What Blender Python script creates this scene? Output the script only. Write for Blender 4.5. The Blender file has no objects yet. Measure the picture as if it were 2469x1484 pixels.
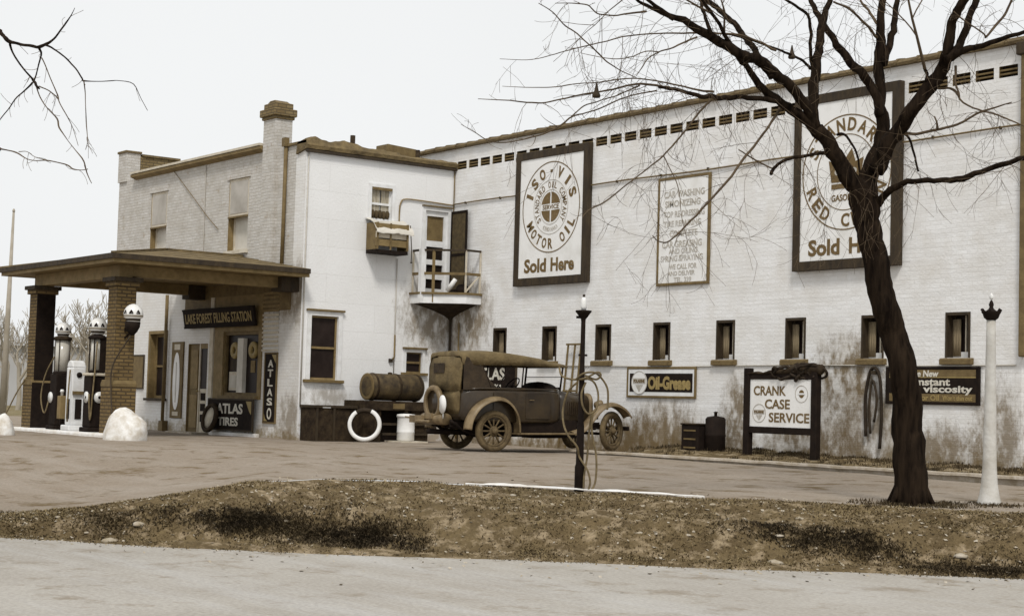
import bpy, bmesh, math, random
import numpy as np
from mathutils import Vector, Matrix, noise
R = math.radians
random.seed(7)
scn = bpy.context.scene
COL = scn.collection

# ------------------------------------------------------------------ camera
# Building frame: long garage wall on y=0 (faces -y), inner corner at the origin,
# white return wall on x=0 (faces +x), old brick wall on y=-4.03.
CAM = Vector((31.697, -22.110, 0.9))
PIT, ROL, YAW = R(3.411), R(1.631), R(37.03)
FH = Vector((-math.cos(YAW), math.sin(YAW), 0.0))        # view direction on the ground
RH = Vector((math.sin(YAW), math.cos(YAW), 0.0))         # to the right of it
F_ = FH * math.cos(PIT) + Vector((0, 0, math.sin(PIT)))
R1 = F_.cross(Vector((0, 0, 1))).normalized(); U1 = R1.cross(F_)
R2 = math.cos(ROL) * R1 + math.sin(ROL) * U1; U2 = R2.cross(F_)
cd = bpy.data.cameras.new("camera"); cam = bpy.data.objects.new("camera", cd); COL.objects.link(cam)
cd.sensor_width = 36.0; cd.lens = 3956.0 / 2469.0 * 36.0; cd.clip_start = 0.1; cd.clip_end = 3000
M = Matrix((R2, U2, -F_)).transposed().to_4x4(); M.translation = CAM; cam.matrix_world = M
scn.camera = cam

def along(px, py, t):
    """point seen at (px,py) of a 2469 px wide frame, t metres down the view"""
    d = F_ + R2 * ((px - 1234.5) / 3956.0) - U2 * ((py - 742.0) / 3956.0)
    return CAM + d * (t / d.dot(FH))
def st(s, t, z=0.0):
    p = CAM + RH * s + FH * t
    return Vector((p.x, p.y, z))

# ------------------------------------------------------------------ world, sun, exposure
w = bpy.data.worlds.new("World"); scn.world = w; w.use_nodes = True
nt = w.node_tree; nt.nodes.clear()
SUN_AZ, SUN_EL = (0.80, -0.60), R(52)
sky = nt.nodes.new('ShaderNodeTexSky'); sky.sky_type = 'NISHITA'; sky.sun_disc = False
sky.sun_elevation = SUN_EL; sky.sun_rotation = math.atan2(SUN_AZ[0], SUN_AZ[1]); sky.dust_density = 4.0; sky.ozone_density = 1.0
hs = nt.nodes.new('ShaderNodeHueSaturation'); hs.inputs['Saturation'].default_value = 0.12
tc = nt.nodes.new('ShaderNodeTexCoord'); nz = nt.nodes.new('ShaderNodeTexNoise'); nz.inputs['Scale'].default_value = 1.6; nz.inputs['Detail'].default_value = 4
mr = nt.nodes.new('ShaderNodeMapRange'); mr.inputs['From Min'].default_value = .3; mr.inputs['From Max'].default_value = .7
mr.inputs['To Min'].default_value = 9.0; mr.inputs['To Max'].default_value = 9.6
cloud = nt.nodes.new('ShaderNodeVectorMath'); cloud.operation = 'SCALE'; cloud.inputs[0].default_value = (.985, 1.0, 1.005)
mx = nt.nodes.new('ShaderNodeMix'); mx.data_type = 'RGBA'; mx.inputs['Factor'].default_value = 0.93      # solid overcast over a little clear sky
bg = nt.nodes.new('ShaderNodeBackground'); bg.inputs['Strength'].default_value = 0.10
wo = nt.nodes.new('ShaderNodeOutputWorld')
L = nt.links.new
L(sky.outputs[0], hs.inputs['Color']); L(tc.outputs['Generated'], nz.inputs['Vector']); L(nz.outputs['Fac'], mr.inputs['Value'])
L(mr.outputs['Result'], cloud.inputs['Scale']); L(hs.outputs[0], mx.inputs['A']); L(cloud.outputs[0], mx.inputs['B'])
L(mx.outputs['Result'], bg.inputs['Color']); L(bg.outputs[0], wo.inputs['Surface'])
sd = bpy.data.lights.new("sun", 'SUN'); sd.energy = 2.2; sd.angle = R(12); sd.color = (1.0, .955, .89)
so = bpy.data.objects.new("sun", sd); COL.objects.link(so)
sv = Vector((SUN_AZ[0] * math.cos(SUN_EL), SUN_AZ[1] * math.cos(SUN_EL), math.sin(SUN_EL)))
so.rotation_euler = sv.to_track_quat('Z', 'Y').to_euler(); so.location = (20, -30, 30)
vs = scn.view_settings; vs.view_transform = 'Standard'; vs.look = 'None'; vs.exposure = 0.0; vs.gamma = 1.0

# ------------------------------------------------------------------ materials
MATS = {}
def warm(c):
    """browns of this print lean a little more to red than the mixed values"""
    r, g, b = c; k = (r - b) / max(r, 1e-4)
    return (r * 1.0, g * .965, b * .92) if k > .3 else ((r, g * .985, b * .955) if k > .08 else c)
def mat(name, c1, c2=None, scale=3.0, rough=.8, bump=0.0, bscale=25.0, stretch=(1, 1, 1), detail=6, metal=0.0, spec=.3, lo=.35, hi=.65):
    m = bpy.data.materials.new(name); m.use_nodes = True; n = m.node_tree; p = n.nodes['Principled BSDF']
    p.inputs['Roughness'].default_value = rough; p.inputs['Metallic'].default_value = metal; p.inputs['Specular IOR Level'].default_value = spec
    c2 = c2 or tuple(x * .72 for x in c1); c1, c2 = warm(c1), warm(c2)
    t = n.nodes.new('ShaderNodeTexCoord'); mp = n.nodes.new('ShaderNodeMapping'); mp.inputs['Scale'].default_value = stretch
    z = n.nodes.new('ShaderNodeTexNoise'); z.inputs['Scale'].default_value = scale; z.inputs['Detail'].default_value = detail; z.inputs['Roughness'].default_value = .62
    r = n.nodes.new('ShaderNodeValToRGB'); e = r.color_ramp.elements; e[0].position = lo; e[1].position = hi
    e[0].color = (*c2, 1); e[1].color = (*c1, 1)
    n.links.new(t.outputs['Object'], mp.inputs['Vector']); n.links.new(mp.outputs[0], z.inputs['Vector'])
    n.links.new(z.outputs['Fac'], r.inputs['Fac']); n.links.new(r.outputs[0], p.inputs['Base Color'])
    if bump:
        z2 = n.nodes.new('ShaderNodeTexNoise'); z2.inputs['Scale'].default_value = bscale; z2.inputs['Detail'].default_value = 5
        n.links.new(mp.outputs[0], z2.inputs['Vector'])
        b = n.nodes.new('ShaderNodeBump'); b.inputs['Strength'].default_value = bump; b.inputs['Distance'].default_value = .03
        n.links.new(z2.outputs['Fac'], b.inputs['Height']); n.links.new(b.outputs[0], p.inputs['Normal'])
    MATS[name] = m; return m

def brick_mat(name, paint, paint2, joint, bw=.215, bh=.075, peel=None, peel_hi=.6, stain=None, stain_top=.9, bump=.5, blotch=1.6, msize=.012, axis='sum', dirt=None, peel_scale=2.2, spots=(), spot_col=(.125, .085, .035), streaks=None):
    """bricks under paint: courses, uneven paint, peeled patches and splash stains near the ground"""
    paint, paint2, joint = warm(paint), warm(paint2), warm(joint); dirt = dirt and warm(dirt); peel = peel and warm(peel); stain = stain and warm(stain); spot_col = warm(spot_col)
    m = bpy.data.materials.new(name); m.use_nodes = True; n = m.node_tree; p = n.nodes['Principled BSDF']; N = n.nodes.new; K = n.links.new
    p.inputs['Roughness'].default_value = .85; p.inputs['Specular IOR Level'].default_value = .2
    t = N('ShaderNodeTexCoord'); s = N('ShaderNodeSeparateXYZ'); K(t.outputs['Object'], s.inputs[0])
    a = N('ShaderNodeMath'); a.operation = 'ADD'; K(s.outputs['X'], a.inputs[0]); K(s.outputs['Y'], a.inputs[1])
    c = N('ShaderNodeCombineXYZ'); K(a.outputs[0], c.inputs['X']); K(s.outputs['Z'], c.inputs['Y'])
    # wobble so that courses are not ruler straight
    wn = N('ShaderNodeTexNoise'); wn.inputs['Scale'].default_value = 3.5; K(t.outputs['Object'], wn.inputs['Vector'])
    wv = N('ShaderNodeVectorMath'); wv.operation = 'MULTIPLY_ADD'; K(wn.outputs['Color'], wv.inputs[0]); wv.inputs[1].default_value = (.03, .018, 0); K(c.outputs[0], wv.inputs[2])
    b = N('ShaderNodeTexBrick'); K(wv.outputs[0], b.inputs['Vector']); b.inputs['Scale'].default_value = 1.0
    b.inputs['Brick Width'].default_value = bw; b.inputs['Row Height'].default_value = bh; b.inputs['Mortar Size'].default_value = msize
    b.inputs['Mortar Smooth'].default_value = .35
    b.inputs['Color1'].default_value = (*paint, 1); b.inputs['Color2'].default_value = (*paint2, 1); b.inputs['Mortar'].default_value = (*joint, 1)
    col = b.outputs['Color']
    def noisef(scale, lo, hi, detail=6, stretch=(1, 1, 1), off=0):
        mp = N('ShaderNodeMapping'); mp.inputs['Scale'].default_value = stretch; mp.inputs['Location'].default_value = (off, off * 1.7, off * .6)
        K(t.outputs['Object'], mp.inputs['Vector'])
        z = N('ShaderNodeTexNoise'); z.inputs['Scale'].default_value = scale; z.inputs['Detail'].default_value = detail; z.inputs['Roughness'].default_value = .65
        K(mp.outputs[0], z.inputs['Vector'])
        r = N('ShaderNodeMapRange'); r.inputs['From Min'].default_value = lo; r.inputs['From Max'].default_value = hi; K(z.outputs['Fac'], r.inputs['Value']); return r.outputs['Result']
    def mix(fac, colA, rgb, k=1.0):
        q = N('ShaderNodeMath'); q.operation = 'MULTIPLY'; q.inputs[1].default_value = k; q.use_clamp = True; K(fac, q.inputs[0])
        x = N('ShaderNodeMix'); x.data_type = 'RGBA'; K(q.outputs[0], x.inputs['Factor']); K(colA, x.inputs['A']); x.inputs['B'].default_value = (*rgb, 1); return x.outputs['Result']
    if dirt: col = mix(noisef(blotch, .42, .72, 8), col, dirt, .55)
    if peel: col = mix(noisef(peel_scale, peel_hi, peel_hi + .08, 9, off=4), col, peel, .85)
    if stain:
        g = N('ShaderNodeMapRange'); K(s.outputs['Z'], g.inputs['Value']); g.inputs['From Min'].default_value = stain_top; g.inputs['From Max'].default_value = 0.0
        g.inputs['To Min'].default_value = -.22; g.inputs['To Max'].default_value = .28
        z = N('ShaderNodeTexNoise'); z.inputs['Scale'].default_value = 3.6; z.inputs['Detail'].default_value = 12; z.inputs['Roughness'].default_value = .75; K(t.outputs['Object'], z.inputs['Vector'])
        q = N('ShaderNodeMath'); q.operation = 'ADD'; K(g.outputs[0], q.inputs[0]); K(z.outputs['Fac'], q.inputs[1])
        r = N('ShaderNodeMapRange'); K(q.outputs[0], r.inputs['Value']); r.inputs['From Min'].default_value = .56; r.inputs['From Max'].default_value = .74
        col = mix(r.outputs['Result'], col, stain, .85)
    if streaks: col = mix(noisef(1.0, .46, .70, 7, (.9, .9, 13), 3), col, streaks, .5)
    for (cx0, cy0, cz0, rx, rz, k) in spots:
        # world positions of dark marks: soot and oil under the balcony, round the drum, behind the service board; painted shade behind the car
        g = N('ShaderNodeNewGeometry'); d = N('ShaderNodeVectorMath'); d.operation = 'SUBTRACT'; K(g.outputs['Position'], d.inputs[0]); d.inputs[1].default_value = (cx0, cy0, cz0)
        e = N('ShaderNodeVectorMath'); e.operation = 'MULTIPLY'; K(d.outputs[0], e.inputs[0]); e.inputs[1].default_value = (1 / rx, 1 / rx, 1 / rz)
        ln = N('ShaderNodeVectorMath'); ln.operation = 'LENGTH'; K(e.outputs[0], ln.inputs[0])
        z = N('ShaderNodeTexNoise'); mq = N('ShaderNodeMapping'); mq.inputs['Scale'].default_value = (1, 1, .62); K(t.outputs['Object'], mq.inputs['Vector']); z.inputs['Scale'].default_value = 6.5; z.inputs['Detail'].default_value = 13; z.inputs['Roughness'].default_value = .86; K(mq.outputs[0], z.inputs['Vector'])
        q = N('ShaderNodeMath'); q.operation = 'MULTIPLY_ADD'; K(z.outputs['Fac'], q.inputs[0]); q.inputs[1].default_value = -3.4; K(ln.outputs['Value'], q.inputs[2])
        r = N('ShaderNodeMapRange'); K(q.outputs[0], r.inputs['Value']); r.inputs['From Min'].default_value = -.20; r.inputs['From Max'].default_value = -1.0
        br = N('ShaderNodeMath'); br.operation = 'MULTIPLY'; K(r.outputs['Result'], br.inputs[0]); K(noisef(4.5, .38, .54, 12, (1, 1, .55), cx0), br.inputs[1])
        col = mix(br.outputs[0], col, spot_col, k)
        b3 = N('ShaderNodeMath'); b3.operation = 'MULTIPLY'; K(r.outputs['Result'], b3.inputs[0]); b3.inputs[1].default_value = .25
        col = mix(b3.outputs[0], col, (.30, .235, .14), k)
    K(col, p.inputs['Base Color'])
    bp = N('ShaderNodeBump'); bp.inputs['Strength'].default_value = bump; bp.inputs['Distance'].default_value = .012; bp.invert = True
    K(b.outputs['Fac'], bp.inputs['Height']); 
    z3 = N('ShaderNodeTexNoise'); z3.inputs['Scale'].default_value = 22; z3.inputs['Detail'].default_value = 5; K(t.outputs['Object'], z3.inputs['Vector'])
    b2 = N('ShaderNodeBump'); b2.inputs['Strength'].default_value = .35; b2.inputs['Distance'].default_value = .02; K(z3.outputs['Fac'], b2.inputs['Height']); K(bp.outputs[0], b2.inputs['Normal'])
    K(b2.outputs[0], p.inputs['Normal']); MATS[name] = m; return m

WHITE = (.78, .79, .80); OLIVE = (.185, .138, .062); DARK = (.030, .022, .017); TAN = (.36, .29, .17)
SPOTS_A = ((.45, 0, 2.9, 1.0, .95, .9), (9.55, 0, .75, .42, .75, .95), (12.2, 0, 1.6, .65, .62, 1.0), (12.8, 0, .6, .8, .8, .85), (7.5, 0, .3, .9, .75, .95), (14.2, 0, .25, .8, .5, .9), (15.4, 0, .5, .45, .9, .85), (11.4, 0, .35, .9, .55, .95), (3.6, 0, .12, 3.0, .55, 1.0), (6.9, 0, .2, 1.2, .5, 1.0))  # last two spots paint shade on the wall foot behind the car
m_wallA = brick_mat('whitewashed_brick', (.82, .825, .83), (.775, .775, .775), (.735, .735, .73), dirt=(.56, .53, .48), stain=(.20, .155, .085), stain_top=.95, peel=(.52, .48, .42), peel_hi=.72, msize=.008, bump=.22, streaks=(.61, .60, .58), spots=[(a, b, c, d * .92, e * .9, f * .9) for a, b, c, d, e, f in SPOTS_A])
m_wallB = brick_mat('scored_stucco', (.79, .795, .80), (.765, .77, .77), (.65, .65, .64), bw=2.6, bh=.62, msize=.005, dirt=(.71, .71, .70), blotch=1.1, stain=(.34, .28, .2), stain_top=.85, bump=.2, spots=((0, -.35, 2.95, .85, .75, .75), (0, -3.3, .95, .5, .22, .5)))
m_wallC = brick_mat('worn_painted_brick', (.58, .565, .54), (.50, .485, .46), (.47, .45, .42), dirt=(.33, .30, .25), blotch=4.2, peel=(.36, .31, .25), peel_hi=.60, peel_scale=5.0, stain=(.25, .2, .12), stain_top=.6, bump=.5, msize=.010, streaks=(.50, .47, .42))
m_wallClow = brick_mat('white_painted_brick', (.76, .76, .755), (.71, .705, .695), (.65, .64, .62), dirt=(.59, .565, .52), blotch=1.8, stain=(.27, .215, .125), stain_top=.75, peel=(.46, .40, .31), peel_hi=.70, msize=.008, bump=.25, streaks=(.66, .64, .6), spots=((-.3, -4.03, .4, .5, .5, .6), (-.6, -4.03, 3.3, 1.3, .55, .7)))  # the high spot darkens the wall just below the canopy
m_pillar = brick_mat('bare_brown_brick', (.20, .142, .062), (.15, .105, .045), (.075, .055, .032), msize=.016, dirt=(.13, .095, .05), bump=1.0)
m_chim = brick_mat('chimney_brick', (.24, .19, .10), (.17, .125, .06), (.10, .08, .05), dirt=(.12, .09, .05))
m_white = mat('white_paint', WHITE, (.66, .66, .65), 5, .6)
m_whiteB = mat('bright_white_enamel', (.80, .80, .79), (.66, .65, .62), 2.2, .5, lo=.25, hi=.55)
m_cream = mat('faded_cream_paint', (.62, .58, .50), (.48, .43, .34), 5, .7)
m_brown = mat('brown_trim_paint', OLIVE, (.12, .085, .038), 6, .7, .3, 40)
m_brownL = mat('light_brown_paint', (.255, .19, .09), (.17, .125, .055), 5, .7, .3, 30)
m_dark = mat('black_paint', (.022, .016, .013), (.013, .010, .009), 8, .7, spec=.05)
m_darkb = mat('dark_brown_wood', (.052, .037, .02), (.026, .019, .012), 9, .75, .4, 30, stretch=(1, 1, .25))
m_soot = mat('sooty_metal', (.055, .041, .026), (.022, .016, .012), 6, .8, .5, 22, spec=.06)
m_glass = mat('dark_window_glass', (.030, .022, .020), (.018, .013, .012), 3, .35, spec=.08)
m_tanc = mat('tan_curtain', (.30, .25, .165), (.17, .135, .085), 5, .9, stretch=(9, 9, .6))
m_shade = mat('grey_window_shade', (.46, .44, .41), (.33, .31, .28), 2.0, .6)
m_blind = mat('pale_window_blind', (.64, .62, .58), (.50, .48, .43), 2.2, .5)
m_curt = mat('net_curtain', (.50, .47, .40), (.22, .19, .13), 5, .9, stretch=(7, 7, .6))
m_roof = mat('weathered_roofing', (.19, .145, .072), (.095, .072, .038), 4, .9, .8, 14)
m_coping = mat('old_clay_coping', (.15, .112, .055), (.085, .062, .032), 5, .9, .7, 14)
m_soffit = mat('soffit_boards', (.23, .17, .075), (.16, .115, .05), 3, .75, .3, 20, stretch=(1, 6, 1))
m_conc = mat('old_concrete', (.42, .38, .33), (.28, .24, .18), 6, .9, .5, 20)
m_kerbw = mat('whitewashed_kerb', (.84, .84, .84), (.66, .63, .58), 3, .8, .4, 20)
m_body = mat('dusty_car_paint', (.048, .034, .018), (.022, .016, .011), 3.5, .28, .08, 14, spec=.5)
m_fend = mat('dusty_fender', (.235, .18, .105), (.11, .08, .042), 4, .45, .1, 12)
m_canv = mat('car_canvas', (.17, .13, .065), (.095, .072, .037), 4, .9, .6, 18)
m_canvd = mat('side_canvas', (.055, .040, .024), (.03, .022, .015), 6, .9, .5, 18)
m_tyre = mat('dusty_tyre', (.15, .113, .06), (.075, .055, .03), 7, .9, .4, 40)
m_rubber = mat('dark_rubber', (.045, .035, .026), (.025, .02, .016), 9, .85, .4, 40, spec=.06)
m_hose = mat('tan_hose', (.21, .165, .09), (.11, .085, .045), 14, .8)
m_bark = mat('tree_bark', (.027, .019, .013), (.007, .005, .004), 15, .95, 1.0, 15, stretch=(1, 1, .13), spec=.03)
m_twig = mat('twig_bark', (.115, .085, .052), (.06, .042, .027), 6, .95)
m_far = mat('hazy_bark', (.40, .37, .32), (.30, .27, .22), 2, 1)  # bark paled to put distance haze into the colour
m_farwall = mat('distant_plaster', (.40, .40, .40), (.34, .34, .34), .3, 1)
m_ink = mat('brown_lettering', (.14, .095, .038), (.24, .18, .10), 6, .7, lo=.25, hi=.48)
m_inkp = mat('faded_lettering', (.36, .33, .28), (.55, .54, .52), 14, .8)
m_inkm = mat('grey_lettering', (.40, .38, .34), (.48, .46, .43), 9, .8)
m_gold = mat('gold_lettering', (.34, .265, .11), (.26, .2, .085), 12, .6)
m_pale = mat('pale_lettering', (.66, .65, .60), (.52, .49, .42), 12, .6)
m_stone = mat('pale_stone', (.46, .42, .36), (.27, .23, .16), 6, .95, .6, 12)
m_post = mat('weathered_white_paint', (.62, .61, .58), (.44, .42, .38), 3, .8, .3, 18)
m_boul = mat('whitewashed_stone', (.80, .80, .79), (.50, .46, .40), 5, .9, .6, 9)
m_tank = mat('rusty_tank_metal', (.115, .085, .042), (.030, .022, .014), 4, .8, .4, 16)
m_straw = mat('dead_grass', (.22, .175, .095), (.12, .09, .045), .9, 1.0)
m_drygr = mat('dark_dead_grass', (.085, .063, .032), (.040, .030, .017), 2.0, 1.0)
m_globe = mat('milk_glass', (.80, .80, .78), (.70, .70, .68), 2, .25, spec=.5)
m_screen = mat('screen_mesh', (.105, .08, .038), (.05, .037, .02), 9, .8)
m_glob_glass = mat('pump_cylinder_glass', (.55, .54, .50), (.42, .40, .35), 2, .15, spec=.5)

def ground_mat(name, ca, cb, cc, s1, s2, stretch_s=1.0, bump=.6, streak=.0, streak_col=(.5, .47, .42), hi=.68, bsc=9.0):
    ca, cb, cc, streak_col = warm(ca), warm(cb), warm(cc), warm(streak_col)
    m = bpy.data.materials.new(name); m.use_nodes = True; n = m.node_tree; p = n.nodes['Principled BSDF']; N = n.nodes.new; K = n.links.new
    p.inputs['Roughness'].default_value = .95; p.inputs['Specular IOR Level'].default_value = .1
    t = N('ShaderNodeTexCoord')
    def nz(scale, str3, detail=8, rot=0.0):
        mp = N('ShaderNodeMapping'); mp.vector_type = 'TEXTURE' if 0 else 'POINT'; mp.inputs['Rotation'].default_value = (0, 0, rot); mp.inputs['Scale'].default_value = str3
        K(t.outputs['Object'], mp.inputs['Vector']); z = N('ShaderNodeTexNoise'); z.inputs['Scale'].default_value = scale; z.inputs['Detail'].default_value = detail; z.inputs['Roughness'].default_value = .68
        K(mp.outputs[0], z.inputs['Vector']); return z.outputs['Fac']
    a = nz(s1, (1, 1, 1)); r = N('ShaderNodeValToRGB'); e = r.color_ramp.elements; e[0].position = .36; e[0].color = (*cb, 1); e[1].position = .64; e[1].color = (*ca, 1); K(a, r.inputs['Fac'])
    b = nz(s2, (1, 1, 1)); q = N('ShaderNodeMapRange'); q.inputs['From Min'].default_value = hi - .12; q.inputs['From Max'].default_value = hi; K(b, q.inputs['Value'])
    x = N('ShaderNodeMix'); x.data_type = 'RGBA'; K(q.outputs[0], x.inputs['Factor']); K(r.outputs[0], x.inputs['A']); x.inputs['B'].default_value = (*cc, 1); col = x.outputs['Result']
    if streak:
        # wheel tracks running past the front of the station
        c = nz(1.0, (.17, 1.55, 1), 9, -(math.pi / 2 - YAW) + R(4)); q = N('ShaderNodeMapRange'); q.inputs['From Min'].default_value = .48; q.inputs['From Max'].default_value = .68; K(c, q.inputs['Value'])
        q2 = N('ShaderNodeMath'); q2.operation = 'MULTIPLY'; q2.inputs[1].default_value = streak; K(q.outputs[0], q2.inputs[0])
        x = N('ShaderNodeMix'); x.data_type = 'RGBA'; K(q2.outputs[0], x.inputs['Factor']); K(col, x.inputs['A']); x.inputs['B'].default_value = (*streak_col, 1); col = x.outputs['Result']
    gr = nz(26, (1, 1, 1), 5); gq = N('ShaderNodeMapRange'); gq.inputs['From Min'].default_value = .3; gq.inputs['From Max'].default_value = .7; gq.inputs['To Min'].default_value = .80; gq.inputs['To Max'].default_value = 1.18; K(gr, gq.inputs['Value'])
    gm = N('ShaderNodeVectorMath'); gm.operation = 'SCALE'; K(col, gm.inputs[0]); K(gq.outputs[0], gm.inputs['Scale']); col = gm.outputs[0]
    K(col, p.inputs['Base Color'])
    z = nz(bsc, (1, 1, 1), 8); bm_ = N('ShaderNodeBump'); bm_.inputs['Strength'].default_value = bump; bm_.inputs['Distance'].default_value = .06; K(z, bm_.inputs['Height']); K(bm_.outputs[0], p.inputs['Normal'])
    return m
m_road = ground_mat('pale_concrete_road', (.385, .368, .342), (.33, .31, .282), (.26, .23, .19), .8, 1.9, bump=.2, streak=.55, streak_col=(.44, .43, .415), hi=.66)
m_lot = ground_mat('packed_dirt', (.30, .262, .222), (.25, .212, .17), (.145, .108, .062), .8, 1.6, bump=.5, streak=.5, streak_col=(.34, .305, .268), hi=.64)
m_bank = ground_mat('bare_bank_earth', (.185, .142, .078), (.105, .078, .042), (.34, .275, .185), 2.6, 4.2, bump=1.0, hi=.62, bsc=13)
m_field = ground_mat('winter_grass', (.22, .19, .11), (.16, .13, .07), (.28, .25, .18), .3, 1.2, bump=.5)
m_strip = ground_mat('weedy_dirt', (.20, .155, .085), (.10, .075, .04), (.30, .25, .17), 2.5, 5, bump=1.0, hi=.62)

# ------------------------------------------------------------------ mesh helpers
class MB:
    def __init__(s): s.v = []; s.f = []; s.m = []; s.mats = []; s.sm = []
    def mi(s, m):
        if m not in s.mats: s.mats.append(m)
        return s.mats.index(m)
    def add(s, vs, fs, m, smooth=False):
        o = len(s.v); s.v += [tuple(v) for v in vs]; k = s.mi(m)
        for f in fs: s.f.append([o + i for i in f]); s.m.append(k); s.sm.append(smooth)
    def box(s, x0, x1, y0, y1, z0, z1, m, T=None):
        vs = [Vector((x, y, z)) for z in (z0, z1) for y in (y0, y1) for x in (x0, x1)]
        if T: vs = [T @ v for v in vs]
        s.add(vs, [(0, 2, 3, 1), (4, 5, 7, 6), (0, 1, 5, 4), (2, 6, 7, 3), (0, 4, 6, 2), (1, 3, 7, 5)], m)
    def bar(s, a, b, w, h, m, up=(0, 0, 1)):
        a, b = Vector(a), Vector(b); d = (b - a).normalized(); u = Vector(up)
        if abs(d.dot(u)) > .98: u = Vector((0, 1, 0))
        r = d.cross(u).normalized(); u = r.cross(d)
        vs = [p + r * (i * w / 2) + u * (j * h / 2) for p in (a, b) for i, j in ((-1, -1), (1, -1), (1, 1), (-1, 1))]
        s.add(vs, [(3, 2, 1, 0), (4, 5, 6, 7), (0, 1, 5, 4), (1, 2, 6, 5), (2, 3, 7, 6), (3, 0, 4, 7)], m)
    def tube(s, pts, rad, m, seg=8, caps=True, wob=0.0):
        pts = [Vector(p) for p in pts]; n = len(pts)
        if not hasattr(rad, '__len__'): rad = [rad] * n
        d0 = (pts[1] - pts[0]).normalized(); r = d0.cross(Vector((0, 0, 1)))
        if r.length < .05: r = d0.cross(Vector((0, 1, 0)))
        r.normalize(); vs = []; fs = []
        for i, p in enumerate(pts):
            d = (pts[min(i + 1, n - 1)] - pts[max(i - 1, 0)]).normalized(); r = (r - d * r.dot(d)).normalized(); u = d.cross(r)
            for k in range(seg):
                a = 2 * math.pi * k / seg; q = rad[i] * (1 + (wob * noise.noise(p * 3.0 + Vector((k * 1.7, 0, i))) if wob else 0))
                vs.append(p + r * (math.cos(a) * q) + u * (math.sin(a) * q))
        for i in range(n - 1):
            for k in range(seg):
                j = (k + 1) % seg; fs.append((i * seg + k, i * seg + j, (i + 1) * seg + j, (i + 1) * seg + k))
        if caps: fs.append(tuple(reversed(range(seg)))); fs.append(tuple(range((n - 1) * seg, n * seg)))
        s.add(vs, fs, m, seg > 5)
    def lathe(s, prof, c, m, seg=24, T=None, smooth=True):
        """profile of (radius, height) about z through c; T maps the result"""
        vs = []; fs = []; n = len(prof); c = Vector(c)
        for r, z in prof:
            for k in range(seg):
                a = 2 * math.pi * k / seg; v = Vector((r * math.cos(a), r * math.sin(a), z))
                vs.append((T @ v if T else v) + c)
        for i in range(n - 1):
            for k in range(seg):
                j = (k + 1) % seg; fs.append((i * seg + k, i * seg + j, (i + 1) * seg + j, (i + 1) * seg + k))
        if prof[0][0] > 1e-4: fs.append(tuple(reversed(range(seg))))
        if prof[-1][0] > 1e-4: fs.append(tuple(range((n - 1) * seg, n * seg)))
        s.add(vs, fs, m, smooth)
    def rings(s, rings, m, closed=True, caps=True, smooth=True):
        n = len(rings[0]); vs = [v for r in rings for v in r]; fs = []
        for i in range(len(rings) - 1):
            for k in range(n if closed else n - 1):
                j = (k + 1) % n; fs.append((i * n + k, i * n + j, (i + 1) * n + j, (i + 1) * n + k))
        if caps: fs.append(tuple(reversed(range(n)))); fs.append(tuple(range((len(rings) - 1) * n, len(rings) * n)))
        s.add(vs, fs, m, smooth)
    def prism(s, poly, axis, a, b, m):
        """poly of 2D points extruded along axis from a to b (other two axes in xyz order)"""
        def P(q, h):
            l = list(q); l.insert('xyz'.index(axis), h); return Vector(l)
        n = len(poly); s.add([P(q, a) for q in poly] + [P(q, b) for q in poly],
              [tuple(range(n)), tuple(reversed(range(n, 2 * n)))] + [(i, (i + 1) % n, (i + 1) % n + n, i + n) for i in range(n)], m)
    def build(s, name, parent=None, at=(0, 0, 0), bevel=0.0, keep=False):
        at = Vector(at) if parent is None else Vector(ROOT.get(parent.name, (0, 0, 0)))
        me = bpy.data.meshes.new(name); me.from_pydata([tuple(Vector(v) - at) for v in s.v], [], s.f)
        for m in s.mats: me.materials.append(m)
        me.polygons.foreach_set('material_index', s.m); me.polygons.foreach_set('use_smooth', s.sm)
        b = bmesh.new(); b.from_mesh(me); bmesh.ops.recalc_face_normals(b, faces=b.faces); b.to_mesh(me); b.free()
        me.update()
        o = bpy.data.objects.new(name, me); COL.objects.link(o)
        if parent: o.parent = parent; ROOT[o.name] = tuple(at)
        else: o.location = at; ROOT[o.name] = tuple(at)
        if bevel:
            q = o.modifiers.new('bevel', 'BEVEL'); q.width = bevel; q.segments = 2; q.limit_method = 'ANGLE'; q.angle_limit = R(50)
        return o
ROOT = {}
def tag(o, label, cat, group=None, kind=None):
    if label: o['label'] = label
    if cat: o['category'] = cat
    if group: o['group'] = group
    if kind: o['kind'] = kind
    return o
def thing(name, label, cat, at, group=None, local=False):
    o = bpy.data.objects.new(name, None); o.empty_display_size = .2; COL.objects.link(o); o.location = at
    ROOT[o.name] = (0, 0, 0) if local else tuple(at)
    return tag(o, label, cat, group)
def copy_tree(o, parent=None, loc=None):
    c = o.copy(); COL.objects.link(c); c.parent = parent
    if loc is not None: c.location = loc
    for ch in list(o.children): copy_tree(ch, c)
    return c
def lerp(a, b, u): return a + (b - a) * u
def interp(x, xs, ys): return float(np.interp(x, xs, ys))
def sstep(u): u = max(0, min(1, u)); return u * u * (3 - 2 * u)
def spline(pts, sub=4):
    """smooth curve through points of any length"""
    P = [np.array(p, float) for p in pts]; P = [2 * P[0] - P[1]] + P + [2 * P[-1] - P[-2]]; out = []
    for i in range(1, len(P) - 2):
        for k in range(sub):
            u = k / sub; a, b, c, d = P[i - 1:i + 3]
            out.append(.5 * (2 * b + (c - a) * u + (2 * a - 5 * b + 4 * c - d) * u * u + (3 * b - a - 3 * c + d) * u ** 3))
    out.append(P[-2]); return out

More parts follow.
